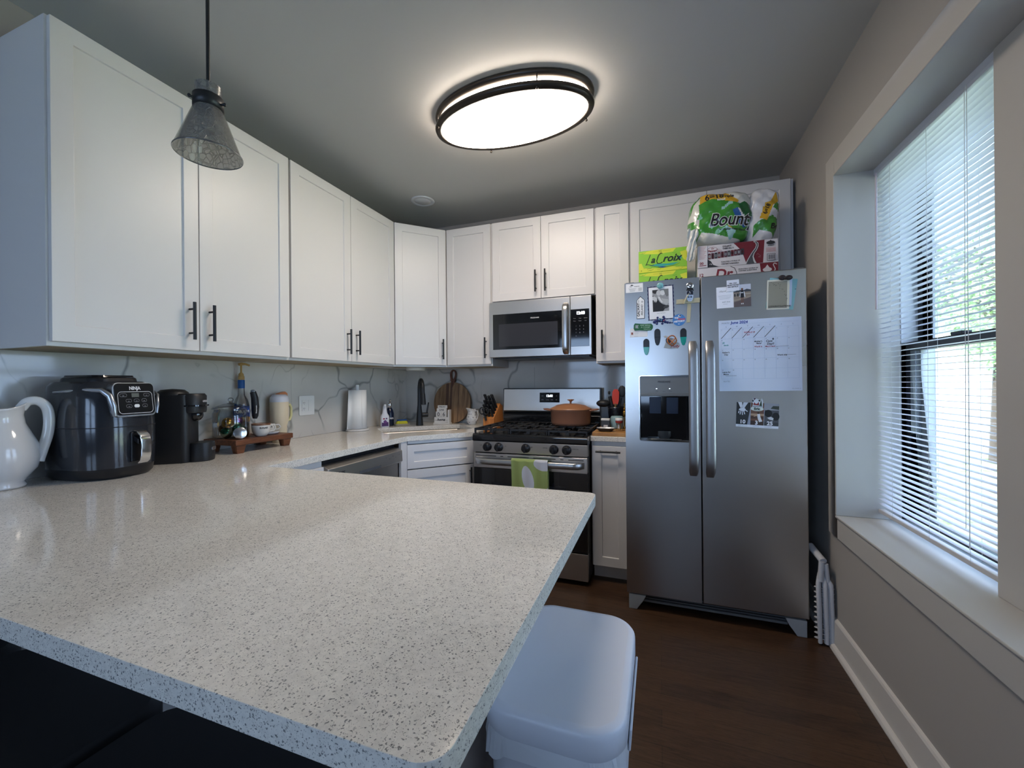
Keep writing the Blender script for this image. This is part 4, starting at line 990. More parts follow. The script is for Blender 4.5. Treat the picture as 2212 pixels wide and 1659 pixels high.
# ---- soaps by the sink
so = thing('soap_bottle', 'small white soap bottle with purple label left of the sink', 'soap bottle', (-2.038, 2.705, CT), R(45))
g = G(); g.loft([rr(0, 0, .062, .036, .012, 4, 0), rr(0, 0, .066, .040, .014, 4, .008), rr(0, 0, .066, .040, .014, 4, .085), rr(0, 0, .040, .034, .014, 4, .108), rr(0, 0, .030, .030, .014, 4, .145), rr(0, 0, .024, .024, .011, 4, .165)]); g.build('bottle', mat('white_bottle', (.66, .66, .68), .3), so)
g = G(); g.loft([rr(0, -.012, .018, .034, .006, 4, .165), rr(0, -.012, .017, .032, .006, 4, .178)]); g.build('pump_top', WHITE, so)
sheet('label', .050, .075, [('p', [(0, 0), (.05, 0), (.05, .030), (.036, .034), (.016, .026), (0, .030)], '#4a2a5c'), ('o', .025, .034, .013, .013, '#6b3a78'), ('o', .016, .058, .008, .006, '#8e2440'), ('o', .035, .060, .007, .006, '#5a2a60'), ('l', [(.012, .040), (.034, .052)], .002, '#303034')], so, '#d8d8dc', .0006, loc=(-.025, -.0205, .008))
s2 = thing('soap_dispenser', 'clear-topped blue soap dispenser behind the white soap bottle', 'soap dispenser', (-2.062, 2.800, CT), R(45))
g = G(); g.lathe([(.0005, 0), (.030, 0), (.034, .01), (.034, .10), (.026, .13), (.014, .15)], 28); g.build('bottle', mat('dark_blue_bottle', '#141d33', .25), s2)
g = G(); g.lathe([(.0142, .148), (.017, .15), (.017, .185), (.010, .19), (.006, .215), (.0005, .216)], 24); g.tube([(0, 0, .212), (0, -.03, .214), (0, -.045, .205)], .005, 10); g.build('pump', CHROME, s2)
ctext(s2, 'lettering', 'DAWN', .020, .034, .055, R(-95), WPR, .0006)
sd = thing('sponge_dish', 'tan sponge dish on the counter edge beside the faucet', 'dish', (-1.975, 2.842, CT), R(45))
g = G(); g.loft([rr(0, 0, .110, .066, .02, 5, 0), rr(0, 0, .125, .080, .025, 5, .016), rr(0, 0, .120, .075, .024, 5, .017), rr(0, 0, .105, .06, .02, 5, .006)]); g.build('tray', mat('tan_stone', '#8d8672', .6), sd)
br_ = thing('scrub_brush', 'yellow bristled scrub brush with blue top lying in the dish', 'brush', (-1.975, 2.842, CT + .0065), R(45))
YB_ = mat('yellow_bristle', '#c6c02e', .7); t = NT(YB_); w_ = t.n('ShaderNodeTexWave'); t.l(t.coord(), w_.inputs[0]); w_.inputs['Scale'].default_value = 90; t.bump(w_.outputs[1], .5, .003)
g = G(); g.loft([rr(0, 0, .094, .05, .018, 5, 0), rr(0, 0, .092, .052, .02, 5, .02), rr(0, 0, .070, .042, .02, 5, .034)]); g.build('bristles', YB_, br_)
g = G(); g.loft([rr(0, 0, .075, .048, .018, 5, .034), rr(0, 0, .078, .05, .018, 5, .042)]); g.build('back', mat('blue_brush', '#1f4f8c', .45), br_)

# ---- round board leaning
rb = thing('serving_board', 'round striped wood serving board with loop handle leaning on the back wall', 'board', (-1.680, 3.128, CT)); rb.rotation_euler = (R(-4.5), R(1), 0)
g = G(); n = 64; g.prism([(.176 * math.cos(2 * PI * i / n), 0, .176 + .176 * math.sin(2 * PI * i / n)) for i in range(n)], (0, .014, 0)); g.build('disc', BRDW, rb, bevel=.002)
STR = mat('dark_walnut_stripe', '#5b4130', .55)
g = G()
for x0, x1 in ((-.060, -.032), (-.02, .0), (.058, .066)):
    z0_ = math.sqrt(.174 ** 2 - max(abs(x0), abs(x1)) ** 2); g.prism([(x0, -.0005, .176 - z0_), (x1, -.0005, .176 - z0_), (x1, -.0005, .176 + z0_), (x0, -.0005, .176 + z0_)], (0, .001, 0))
g.build('wood_inlay', STR, rb)
g = G(); n = 28
ro_ = []; ri_ = []
for i in range(n):
    a = 2 * PI * i / n; k = .030 + .008 * math.sin(a); ro_.append((k * math.cos(a), 0, .405 + .056 * math.sin(a))); ri_.append((.55 * k * math.cos(a), 0, .412 + .036 * math.sin(a)))
vs = ro_ + ri_ + [(x, .014, z) for x, _, z in ro_] + [(x, .014, z) for x, _, z in ri_]
fs = [(i, (i + 1) % n, (i + 1) % n + n, i + n) for i in range(n)] + [(i + 2 * n, (i + 1) % n + 2 * n, (i + 1) % n + 3 * n, i + 3 * n) for i in range(n)] + [(i, (i + 1) % n, (i + 1) % n + 2 * n, i + 2 * n) for i in range(n)] + [(i + n, (i + 1) % n + n, (i + 1) % n + 3 * n, i + 3 * n) for i in range(n)]
g.add(vs, fs); g.prism([(-.024, -.0008, .375), (.024, -.0008, .375), (.016, -.0008, .345), (0, -.0008, .305), (-.016, -.0008, .345)], (0, .0155, 0)); g.build('loop_handle', BRDH, rb, bevel=.001)

# ---- block calendar
bc = thing('block_calendar', 'small white wooden block calendar reading FRIDAY JUNE 06', 'calendar', (-1.715, 3.052, CT), R(8))
CW = mat('white_painted_wood', (.64, .62, .58), .55)
g = G(); g.box((-.075, -.028, 0), (.070, .028, .010)); g.box((-.068, -.024, .010), (.052, -.014, .058)); g.box((.052, -.024, .010), (.066, .024, .120)); g.box((-.068, .012, .010), (.052, .024, .075)); g.build('stand', CW, bc, bevel=.0015)
for x, s_ in ((-.034, '0'), (.014, '6')):
    q = G(); q.box((x - .023, -.013, .0585), (x + .023, .011, .1045)); q = q.build('number_block', CW, bc, bevel=.0015)
    g = G(); g.text(s_, .046, (x, -.0135, .066), align='CENTER', bold=.0003); g.build('numeral', PRN, q)
q = G(); q.box((-.052, -.006, .105), (.034, .012, .131)); q = q.build('month_block', CW, bc, bevel=.0015); g = G(); g.text('JUNE', .018, (-.008, -.0066, .112), align='CENTER', bold=.0003); g.build('lettering', PRN, q)
q = G(); q.box((-.046, .0, .1315), (.038, .012, .156)); q = q.build('day_block', CW, bc, bevel=.0015); g = G(); g.text('FRIDAY', .017, (-.004, -.0006, .138), align='CENTER', bold=.0002); g.build('lettering', PRN, q)
g = G(); g.text('home', .030, (-.008, -.0246, .028), align='CENTER', bold=.0009, shear=.4); g.box((-.066, -.0249, .032), (-.040, -.0243, .0335)); g.box((.028, -.0249, .032), (.050, -.0243, .0335)); g.build('script_lettering', PRN, bc)

# ---- creamer
cj = thing('creamer_jug', 'small white creamer jug with blue flower pattern near the knife block', 'jug', (-1.455, 3.075, CT), R(160))
g = G(); rings = []
for r, z in [(.0005, .003), (.028, 0), (.033, .006), (.046, .030), (.048, .050), (.040, .080), (.034, .100), (.037, .122), (.039, .126), (.036, .126), (.031, .10), (.04, .05), (.0005, .02)]:
    ring = []
    for i in range(40):
        a = 2 * PI * i / 40; up = max(0, (z - .08) / .046); sp = max(0, math.cos(a)) ** 6
        ring.append(((r * (1 + .7 * up * sp)) * math.cos(a), (r * (1 + .7 * up * sp)) * math.sin(a), z + .008 * up * sp))
    rings.append(ring)
FLW = mat('blue_floral_ceramic', (.62, .62, .62), .2, coat=.3); t = NT(FLW); v = t.coord()
vo_ = t.vor(v, 60); nn = t.noise(v, 45, 4, .7)
fl = t.math('MULTIPLY', t.ramp(vo_.outputs['Distance'], [(.25, 1), (.42, 0)]), t.ramp(nn.outputs[0], [(.50, 0), (.56, 1)]))
sz = t.n('ShaderNodeSeparateXYZ'); t.l(v, sz.inputs[0]); fl = t.math('MULTIPLY', fl, t.ramp(sz.outputs['Z'], [(.015, 0), (.02, 1)]))
t.col(t.mix(fl, '#cfcfce', '#20263f'))
g.loft(rings, cap0=False, cap1=False); g.build('body', FLW, cj)
g = G(); g.tube([(-.034, 0, .112), (-.062, 0, .115), (-.070, 0, .085), (-.062, 0, .050), (-.044, 0, .036)], .0045, 10); g.build('handle', CERAM, cj)

# ---- knife block
kb = thing('knife_block', 'light wood knife block with slanted top beside the stove', 'knife block', (-1.262, 3.075, CT), R(-8))
g = G(); g.prism([(-.05, -.085, 0), (-.05, .075, 0), (-.05, .060, .155), (-.05, .020, .175), (-.05, -.085, .060)], (.100, 0, 0)); g.build('block', BLOCKW, kb, bevel=.003)
kn = Vector((0, -.105, .110)).normalized(); tdir = Vector((0, -.74, .67)).normalized(); sl = Vector((0, .105, .115)).normalized()
k_i = 0
for r_ in range(4):
    for c_ in range(3):
        k_i += 1
        b0 = Vector((-.032 + .032 * c_, -.072, .070)) + sl * (.030 * r_ + .006)
        L = .062 + .014 * r_ + (.012 if (r_ == 3 and c_ != 1) else 0)
        t_ = thing('kitchen_knife', ['black-handled knife in the lowest row of the knife block', 'black-handled knife in the second row of the knife block', 'black-handled knife in the third row of the knife block', 'black-handled knife in the top row of the knife block'][r_], 'knife', tuple(kb.matrix_basis.to_3x3() @ b0 + Vector((-1.262, 3.075, CT))), R(-8), 'knives in the block')
        up_ = (tdir * .55 + Vector((0, 0, 1)) * .45 + Vector((-.12, 0, 0))).normalized()
        g = G(); g.tube([-up_ * .004, up_ * L * .5, up_ * L], [.010, .0125, .0135], 8, flat=.8); g.ell(tuple(up_ * L), (.0135, .012, .008), seg=10, rg=6); g.build('handle', MB_, t_)
t_ = thing('kitchen_scissors', 'black-handled kitchen shears in the front slot of the knife block', 'scissors', (-1.300, 2.985, CT + .072))
g = G()
for s_, cx_ in ((-1, -.020), (1, .016)):
    g.tube([(cx_ + .020 * math.cos(a), -.012, .048 + .026 * math.sin(a)) for a in [2 * PI * k / 16 for k in range(17)]], .005, 8)
g.tube([(-.01, -.006, .03), (.0, .004, .006), (.006, .008, -.03)], .010, 8); g.build('handle', MB_, t_)

# ---- right of the stove
cb = thing('cutting_board', 'butcher block cutting board filling the short counter right of the stove', 'cutting board', (-.400, 2.604, CT))
g = G(); g.box((0, 0, 0), (.218, .42, .022)); g.build('board', CUTW, cb, bevel=.003)
BT = CT + .0225
sr_ = thing('spoon_rest', 'white spoon rest with dark underside on the cutting board', 'spoon rest', (-.325, 2.675, BT), R(5))
g = G(); g.loft([rr(0, 0, .075, .05, .02, 4, 0), rr(0, 0, .110, .075, .03, 4, .016), rr(0, 0, .112, .077, .03, 4, .022)], cap1=False); g.build('shell', mat('dark_glaze', (.03, .025, .02), .3), sr_)
g = G(); g.loft([rr(0, 0, .072, .047, .018, 4, .003), rr(0, 0, .106, .071, .028, 4, .018), rr(0, 0, .111, .076, .03, 4, .0225)], cap1=False); g.build('inside', CERAM, sr_)
sp_ = thing('spice_jar', 'small grey square spice box with white lid on the cutting board', 'spice jar', (-.338, 2.795, BT))
g = G(); g.box((-.027, -.018, 0), (.027, .018, .060)); g.build('box', mat('dark_grey_box', '#3d4147', .5), sp_, bevel=.002)
g = G(); g.loft([rr(0, 0, .058, .040, .01, 4, .0605), rr(0, 0, .060, .042, .012, 4, .066), rr(0, 0, .056, .038, .012, 4, .072)]); g.build('lid', WHITE, sp_)
sheet('label', .026, .024, [('t', 'SALT', .002, .013, .009, '#202226'), ('r', .003, .005, .02, .003, '#202226')], sp_, '#dcdcdc', .0006, loc=(-.011, -.0185, .006))
tp = thing('toothpick_holder', 'clear hourglass jar of toothpicks with red and white lid', 'toothpick holder', (-.245, 2.730, BT))
g = G(); g.lathe([(.0005, .002), (.024, .002), (.022, .02), (.0185, .04), (.021, .064), (.022, .066)], 24); g.build('jar', GLASS, tp)
g = G(); g.lathe([(.0205, .050), (.023, .056), (.023, .068)], 24); g.build('red_band', mat('red_band', '#9a2f2a', .4), tp)
g = G(); g.lathe([(.0235, .066), (.0245, .070), (.024, .080), (.0005, .082)], 24); g.build('lid', WHITE, tp)
g = G(); rnd = random.Random(5)
for k in range(34):
    a = rnd.uniform(0, 2 * PI); q = rnd.uniform(.002, .015); g.tube([(q * math.cos(a), q * math.sin(a), .004), (q * math.cos(a + 1.0) * .95, q * math.sin(a + 1.0) * .95, .058)], .0011, 4)
o = g.build('toothpicks', mat('toothpick_wood', '#c49a5e', .6), tp); o['kind'] = 'stuff'
bb = thing('blue_canister', 'pale blue canister partly hidden behind the toothpick holder', 'canister', (-.270, 2.850, BT))
g = G(); g.lathe([(.0005, 0), (.040, 0), (.042, .006), (.042, .075), (.036, .085), (.0005, .087)], 28); g.build('can', mat('pale_blue_can', '#86a3a8', .4), bb)
uc = thing('utensil_crock', 'dark navy crock holding cooking utensils beside the fridge', 'crock', (-.285, 2.950, BT))
g = G(); g.lathe([(.0005, 0), (.042, 0), (.046, .01), (.056, .130), (.057, .145), (.053, .145), (.045, .02), (.0005, .012)], 32); g.build('pot', mat('navy_enamel', '#10131c', .25, coat=.3), uc)
ctext(uc, 'lettering', 'COOK', .014, .053, .045, R(-70), WPR, .0004)
def utensil(nm, label, pts, r, head, hm, hc):
    t_ = thing(nm, label, 'utensil', (-.285, 2.950, BT + .016), 0, 'utensils in the navy crock')
    g = G(); g.tube(pts, r, 10); g.build('handle', hc, t_)
    g = G(); head(g); g.build('head', hm, t_)
RED = mat('red_silicone', '#c23a26', .5); WDH = mat('spatula_wood', '#8a6a44', .5)
def flat_head(c, w, h, tilt=0, th=.006):
    def f(g):
        g.X = Matrix.Translation(c) @ Matrix.Rotation(tilt, 4, 'Y'); g.prism([(x, 0, z) for x, z in ((-w * .35, 0), (w * .35, 0), (w * .5, h * .25), (w * .5, h * .8), (w * .25, h), (-w * .25, h), (-w * .5, h * .8), (-w * .5, h * .25))], (0, th, 0)); g.X = Matrix.Identity(4)
    return f
utensil('spatula', 'red silicone spatula standing in the navy crock', [(0, 0, 0), (-.002, -.018, .150)], .006, flat_head((-.002, -.018, .145), .046, .105, R(2)), RED, WDH)
utensil('ladle', 'black ladle with bowl sticking out left of the navy crock', [(.015, 0, 0), (-.045, 0, .125), (-.060, 0, .170)], .007, lambda g: g.ell((-.085, -.01, .150), (.050, .035, .026)), MB_, MB_)
utensil('spoon', 'black slotted spoon standing tall at the right of the navy crock', [(0, .005, 0), (.034, 0, .190)], .006, lambda g: g.ell((.042, 0, .235), (.026, .006, .040)), MB_, MB_)
utensil('whisk_handle', 'black gripped utensil leaning left in the navy crock', [(.012, -.010, 0), (-.022, -.015, .120), (-.040, -.018, .200)], [.006, .011, .012], lambda g: g.ell((-.044, -.018, .225), (.009, .009, .013)), MB_, MB_)
utensil('turner', 'black turner standing in the middle of the navy crock', [(0, 0, 0), (.016, .010, .150)], .006, flat_head((.018, .010, .145), .042, .095, R(8)), MB_, MB_)
utensil('tongs', 'black tongs at the right edge of the navy crock', [(0, .005, 0), (.030, .005, .150)], .007, flat_head((.032, .005, .140), .028, .075, R(14)), MB_, STEELH)
bf = thing('brass_figurine', 'small brass bird figurine beside the navy crock', 'figurine', (-.222, 2.880, BT + .0005))
g = G(); g.lathe([(.0005, 0), (.016, 0), (.014, .004), (.004, .010), (.004, .075)], 16); g.ell((0, 0, .100), (.014, .016, .024)); g.ell((0, -.006, .130), (.009, .010, .011)); g.tube([(0, .0, .14), (.0, .002, .170)], .0035, 6); g.build('bird', mat('brass', '#a07a3c', .3, 1), bf)
gb = thing('grey_canister', 'tall dark grey box standing against the backsplash by the stove', 'canister', (-.355, 3.065, BT - .0225))
g = G(); g.box((-.045, -.04, 0), (.045, .04, .170)); g.build('box', mat('slate_box', '#3b4045', .35), gb, bevel=.006)

# ---- dutch oven on the grate
do = thing('dutch_oven', 'terracotta enamel dutch oven with lid on the right rear burner', 'pot', (-.588, 2.865, .9525), R(4))
TC = mat('terracotta_enamel', '#946650', .35, coat=.2); TCL = mat('terracotta_lid', '#9c6c4c', .35, coat=.2)
g = G(); g.lathe([(.0005, 0), (.118, 0), (.132, .006), (.138, .02), (.142, .100), (.146, .104), (.146, .108), (.138, .108), (.130, .02), (.0005, .008)], 56, sy=.86); 
g.build('pot', TC, do)
g = G(); g.lathe([(.148, .109), (.149, .114), (.140, .120), (.100, .140), (.050, .150), (.0005, .152)], 56, sy=.86); lid = g.build('lid', TCL, do)
g = G(); g.lathe([(.0005, .150), (.008, .150), (.006, .160), (.010, .168), (.024, .176), (.025, .180), (.0005, .182)], 28); g.build('knob', TCL, lid)
for s_ in (-1, 1):
    g = G(); g.tube([(s_ * .135, -.045, .104), (s_ * .178, -.040, .110), (s_ * .192, 0, .112), (s_ * .178, .040, .110), (s_ * .135, .045, .104)], .0062, 10, flat=.8); g.build('side_handle', TC, do)

# ---- dish towel on oven handle
DT = mat('green_dish_towel', '#8b9a58', .9, sheen=.3); DW = mat('towel_white_print', '#b9bac0', .9); t = NT(DT); t.bump(t.noise(t.coord(), 500, 2).outputs[0], .3, .001)
tw = thing('dish_towel', 'green dish towel with pale ovals hanging on the oven handle', 'towel', (-.882, 2.448, .7625))
g = G(); W_ = .236; nx, nz = 170, 230; pts = []
def tow(u, s_):  # s: 0..1 along back-to-front
    Lb, Lf = .28, .36; d = s_ * (Lb + Lf) - Lb; rr2 = .014
    wob = .003 * math.sin(u * 9 + 1) * min(1, abs(d) * 6) + .002 * math.sin(u * 21)
    if d < -.02: return (u * W_, .016 + wob * .5, d + .02 + .0)
    if d < .02: a = (d + .02) / .04 * PI; return (u * W_, .0165 * math.cos(a) - .0005, .012 * math.sin(a))
    return (u * W_ + .004 * math.sin(d * 8), -.019 + wob - .006 * min(1, d * 4), -(d - .02))
V_ = [[tow(i / nx, j / nz) for i in range(nx + 1)] for j in range(nz + 1)]
for j in range(nz):
    for i in range(nx):
        u = (i + .5) / nx; z = -V_[j][i][2]; fr_ = V_[j][i][1] < -.005; m_ = 0
        if fr_:
            x = u * W_; 
            dx, dz_ = x - .108, z - .108; a = R(12); ex = dx * math.cos(a) - dz_ * math.sin(a); ez = dx * math.sin(a) + dz_ * math.cos(a)
            if (ex / .036) ** 2 + (ez / .082) ** 2 < 1: m_ = 1
            if ((x - .215) / .068) ** 2 + ((z - .010) / .042) ** 2 < 1: m_ = 1
            if ((x - .245) / .03) ** 2 + ((z - .20) / .05) ** 2 < 1: m_ = 1
        g.add([V_[j][i], V_[j][i + 1], V_[j + 1][i + 1], V_[j + 1][i]], [(0, 1, 2, 3)], True, m_)
ob = g.build('cloth', [DT, DW], tw)
bm = bmesh.new(); bm.from_mesh(ob.data); bmesh.ops.remove_doubles(bm, verts=bm.verts, dist=1e-5); bmesh.ops.recalc_face_normals(bm, faces=bm.faces); bm.to_mesh(ob.data); bm.free()
q = ob.modifiers.new('t', 'SOLIDIFY'); q.thickness = .0015; q.offset = 0

# ---- folded step stool in the gap
fs_ = thing('folding_rack', 'folded white plastic stool standing in the gap right of the fridge', 'stool', (.727, 2.315, 0), 0)
WP = mat('off_white_plastic', (.50, .50, .52), .5)
for i, x in enumerate((-.024, .0, .020)):
    g = G(); pts = [(x * .4 - .004, .02, .33), (x, .0, .29), (x + .002, -.004, .16), (x + .006, 0, .01)]
    g.tube(pts, [.008, .0105, .0105, .009], 10, flat=1.6)
    for k in range(11): zz = .03 + k * .024; g.tube([(x + .001, 0, zz), (x + .001, 0, zz + .002)], .0115, 8, flat=1.7)
    g.build('leg_slat', WP, fs_)
g = G(); g.tube([(-.027, .10, .430), (-.004, .0, .395)], .016, 12); g.tube([(-.010, .0, .395), (-.016, .0, .300)], .012, 12); g.tube([(.006, .0, .385), (.014, .002, .300)], .010, 12); g.build('handle', WP, fs_)

# ================================================================ ON TOP OF THE FRIDGE
FT = 1.7755
def lime(W_, H):
    it = []
    rnd = random.Random(11)
    Y, DG, TEAL, INK = '#c9cf3a', '#3f7f2a', '#2f9a8c', '#14201c'
    it += [('p', [(0, H * .93), (W_ * .30, H), (W_ * .78, H), (W_ * .72, H * .84), (W_ * .40, H * .80), (W_ * .12, H * .86)], Y),
           ('p', [(0, 0), (0, H * .42), (W_ * .06, H * .44), (W_ * .10, H * .22), (W_ * .45, H * .14), (W_ * .70, H * .18), (W_, H * .10), (W_, 0)], Y),
           ('p', [(W_ * .86, H * .80), (W_, H * .86), (W_, H * .36), (W_ * .93, H * .46)], Y)]
    for k in range(16):
        x = rnd.uniform(.02, .9) * W_; z = rnd.choice([rnd.uniform(.02, .22), rnd.uniform(.78, .97)]) * H
        it.append(('l', [(x, z), (x + .012, z + rnd.uniform(-.004, .006)), (x + .024, z + rnd.uniform(-.004, .008))], .0012, DG))
    it += [('p', [(W_ * .22, H * .30), (W_ * .45, H * .22), (W_ * .72, H * .24), (W_ * .84, H * .34), (W_ * .60, H * .32), (W_ * .40, H * .36)], TEAL),
           ('p', [(W_ * .84, H * .62), (W_ * .90, H * .56), (W_ * .88, H * .48), (W_ * .80, H * .52)], TEAL),
           ('p', [(W_ * .40, H * .20), (W_ * .52, H * .15), (W_ * .60, H * .17), (W_ * .50, H * .22)], '#1f4f9a')]
    it += [('l', [(W_ * .14, H * .34), (W_ * .20, H * .36), (W_ * .27, H * .30), (W_ * .33, H * .32)], .0028, INK),
           ('l', [(W_ * .25, H * .80), (W_ * .20, H * .55), (W_ * .155, H * .33)], .0032, INK),
           ('l', [(W_ * .50, H * .80), (W_ * .47, H * .84), (W_ * .42, H * .74), (W_ * .38, H * .48), (W_ * .40, H * .36), (W_ * .46, H * .36), (W_ * .50, H * .42)], .0042, INK),
           ('t', 'a', W_ * .255, H * .42, .054, INK, {'bold': .0012, 'shear': .3}),
           ('t', 'roix', W_ * .50, H * .42, .060, INK, {'bold': .0012, 'shear': .35}),
           ('l', [(W_ * .40, H * .20), (W_ * .60, H * .16), (W_ * .80, H * .24), (W_ * .86, H * .30)], .0014, INK),
           ('t', 'LIME', W_ * .46, H * .885, .0085, INK, {'align': 'CENTER'}),
           ('l', [(W_ * .30, H * .91), (W_ * .41, H * .915)], .0006, INK), ('l', [(W_ * .51, H * .915), (W_ * .68, H * .92)], .0006, INK),
           ('t', '8', W_ * .045, H * .06, .011, INK)]
    return it
for k in range(2):
    t_ = thing('soda_box', ['lower lime green sparkling water box, mostly hidden behind the fridge edge', 'upper lime green sparkling water box on top of the fridge'][k], 'box', (-.110, 2.600, FT + k * .1322), R(-1), 'lime sparkling water boxes')
    G().box((0, 0, 0), (.270, .13, .1315)).build('carton', cm('#8cbf36'), t_, bevel=.0015)
    sheet('front_print', .268, .1295, lime(.268, .1295), t_, '#86bd34', .0004, loc=(.001, -.0002, .001))
WN, MAR, CARD = '#701f2b', '#7c2834', '#cfccd0'
def pepper_top(W_, H):
    it = [('p', [(W_ * .62, 0), (W_ * .80, 0), (W_ * .84, H), (W_ * .46, H), (W_ * .56, H * .62)], WN), ('r', W_ * .80, 0, W_ * .20, H, CARD), ('p', [(W_ * .46, H), (W_ * .84, H), (W_ * .82, 0), (W_ * .66, 0), (W_ * .60, H * .5)], WN)]
    it += [('p', [(W_ * .13, 0), (W_ * .13, H * .36), (W_ * .17, H * .28), (W_ * .20, H * .10), (W_ * .27, 0)], '#2b2e33')]
    rnd = random.Random(4)
    for i in range(11):
        x = W_ * (.135 + .0415 * i); z = H * (.36 + .008 * i)
        it += [('r', x, z, W_ * .036, H * .27, ['#5a1f28', '#4a2030', '#33363c', '#6a2630'][i % 4]), ('o', x + W_ * .018, z + H * .13, .005, .010, ['#8c8f94', '#3a1318', '#777a80'][i % 3]), ('r', x, z, .0012, H * .27, '#1d1d22')]
    it += [('o', W_ * .19, H * .80, .026, .0125, MAR), ('o', W_ * .19, H * .80, .024, .0108, CARD), ('t', 'Dr', W_ * .175, H * .80, .013, MAR, {'bold': .0005, 'shear': .2}), ('t', 'Pepper', W_ * .133, H * .70, .0145, MAR, {'bold': .0005, 'shear': .2}),
           ('o', W_ * .275, H * .72, .012, .007, MAR), ('o', W_ * .275, H * .72, .011, .006, CARD), ('t', 'ZERO', W_ * .275, H * .70, .006, MAR, {'align': 'CENTER'}),
           ('t', 'COLLECT', W_ * .32, H * .86, .0105, '#26262a', {'bold': .0005}), ('t', 'THEM ALL !!', W_ * .32, H * .76, .0105, '#26262a', {'bold': .0005}),
           ('t', 'SCAN FOR A WORLD OF', W_ * .30, H * .17, .0085, '#26262a', {'bold': .0003}), ('t', 'CONTENT & REWARDS', W_ * .30, H * .07, .0085, '#26262a', {'bold': .0003}),
           ('l', [(W_ * .15, H * .13), (W_ * .17, H * .15), (W_ * .185, H * .12), (W_ * .17, H * .10)], .002, CARD)]
    # long-necked dinosaur
    it += [('p', [(W_ * .60, 0), (W_ * .625, H * .16), (W_ * .655, H * .34), (W_ * .685, H * .50), (W_ * .725, H * .68), (W_ * .735, H * .80), (W_ * .725, H * .90), (W_ * .705, H * .94), (W_ * .705, H * .99), (W_ * .735, H * .98), (W_ * .765, H * .88), (W_ * .765, H * .74), (W_ * .745, H * .58), (W_ * .715, H * .44), (W_ * .705, H * .30), (W_ * .72, H * .14), (W_ * .74, 0)], '#c5c6c8'),
           ('p', [(W_ * .615, 0), (W_ * .635, H * .15), (W_ * .663, H * .33), (W_ * .695, H * .50), (W_ * .732, H * .66), (W_ * .745, H * .80), (W_ * .735, H * .90), (W_ * .712, H * .955), (W_ * .74, H * .95), (W_ * .757, H * .86), (W_ * .755, H * .74), (W_ * .735, H * .58), (W_ * .705, H * .44), (W_ * .692, H * .30), (W_ * .70, H * .12), (W_ * .715, 0)], '#4a4d52'),
           ('l', [(W_ * .74, H * .36), (W_ * .755, H * .42), (W_ * .79, H * .30), (W_ * .76, H * .26), (W_ * .79, H * .24)], .0008, '#a9a0a0')]
    it += [('r', 0, 0, W_ * .125, H, CARD), ('l', [(W_ * .127, 0), (W_ * .127, H)], .0006, '#77777c')]
    for i in range(9): it.append(('r', W_ * .015, H * (.93 - i * .067), W_ * (.095 - .012 * (i % 3)), H * .022, '#b98e92'))
    it += [('t', '00', W_ * .025, H * .14, .020, MAR, {'bold': .0006}), ('r', W_ * .02, H * .08, W_ * .09, H * .03, MAR)]
    it += [('o', W_ * .91, H * .84, .021, .010, '#303338'), ('p', [(W_ * .865, H * .80), (W_ * .91, H * .96), (W_ * .955, H * .80)], '#303338'), ('r', W_ * .875, H * .71, W_ * .075, H * .025, '#303338')]
    for i in range(5): it.append(('r', W_ * .855, H * (.60 - i * .04), W_ * .115, H * .02, '#b98e92'))
    it += [('r', W_ * .865, H * .06, W_ * .10, H * .30, '#303338'), ('r', W_ * .870, H * .08, W_ * .09, H * .26, CARD)]
    for i in range(9): it.append(('r', W_ * (.876 + .0088 * i), H * .11, W_ * (.003 + .002 * (i % 3)), H * .20, '#303338'))
    return it
def pepper_low(W_, H):
    return [('p', [(W_ * .78, H), (W_, H), (W_, 0), (W_ * .88, 0), (W_ * .80, H * .45)], WN), ('t', '12', W_ * .015, H * .62, .024, MAR, {'bold': .0008}), ('t', 'PACK', W_ * .018, H * .54, .0085, MAR),
            ('t', 'Dr', W_ * .22, H * .48, .075, MAR, {'bold': .0022, 'shear': .2}), ('t', 'Pepper', W_ * .13, H * .02, .075, MAR, {'bold': .0022, 'shear': .2}), ('l', [(W_ * .42, H * .98), (W_ * .47, H * .90), (W_ * .495, H * .70), (W_ * .50, H * .50)], .003, '#2b2b30'),
            ('t', 'SCAN FOR A WORLD OF', W_ * .52, H * .80, .0085, '#26262a', {'bold': .0003}), ('t', 'CONTENT & REWARDS', W_ * .52, H * .72, .0085, '#26262a', {'bold': .0003}),
            ('o', W_ * .87, H * .70, .022, .012, CARD), ('p', [(W_ * .82, H * .66), (W_ * .87, H * .92), (W_ * .92, H * .66)], CARD), ('l', [(W_ * .985, H * .90), (W_ * .955, H * .96), (W_ * .94, H * .90), (W_ * .965, H * .70), (W_ * .93, H * .40)], .004, CARD)]
for k in range(2):
    t_ = thing('soda_box', ['lower white and maroon soda box, mostly hidden behind the fridge edge', 'upper white and maroon soda box with a dinosaur, under the paper towel pack'][k], 'box', (.216, 2.600, FT + k * .1282), R(1), 'maroon soda boxes')
    G().box((0, 0, 0), (.405, .125, .1275)).build('carton', cm(CARD), t_, bevel=.0015)
    sheet('front_print', .403, .1255, (pepper_low if k == 0 else pepper_top)(.403, .1255), t_, CARD, .0004, loc=(.001, -.0002, .001))

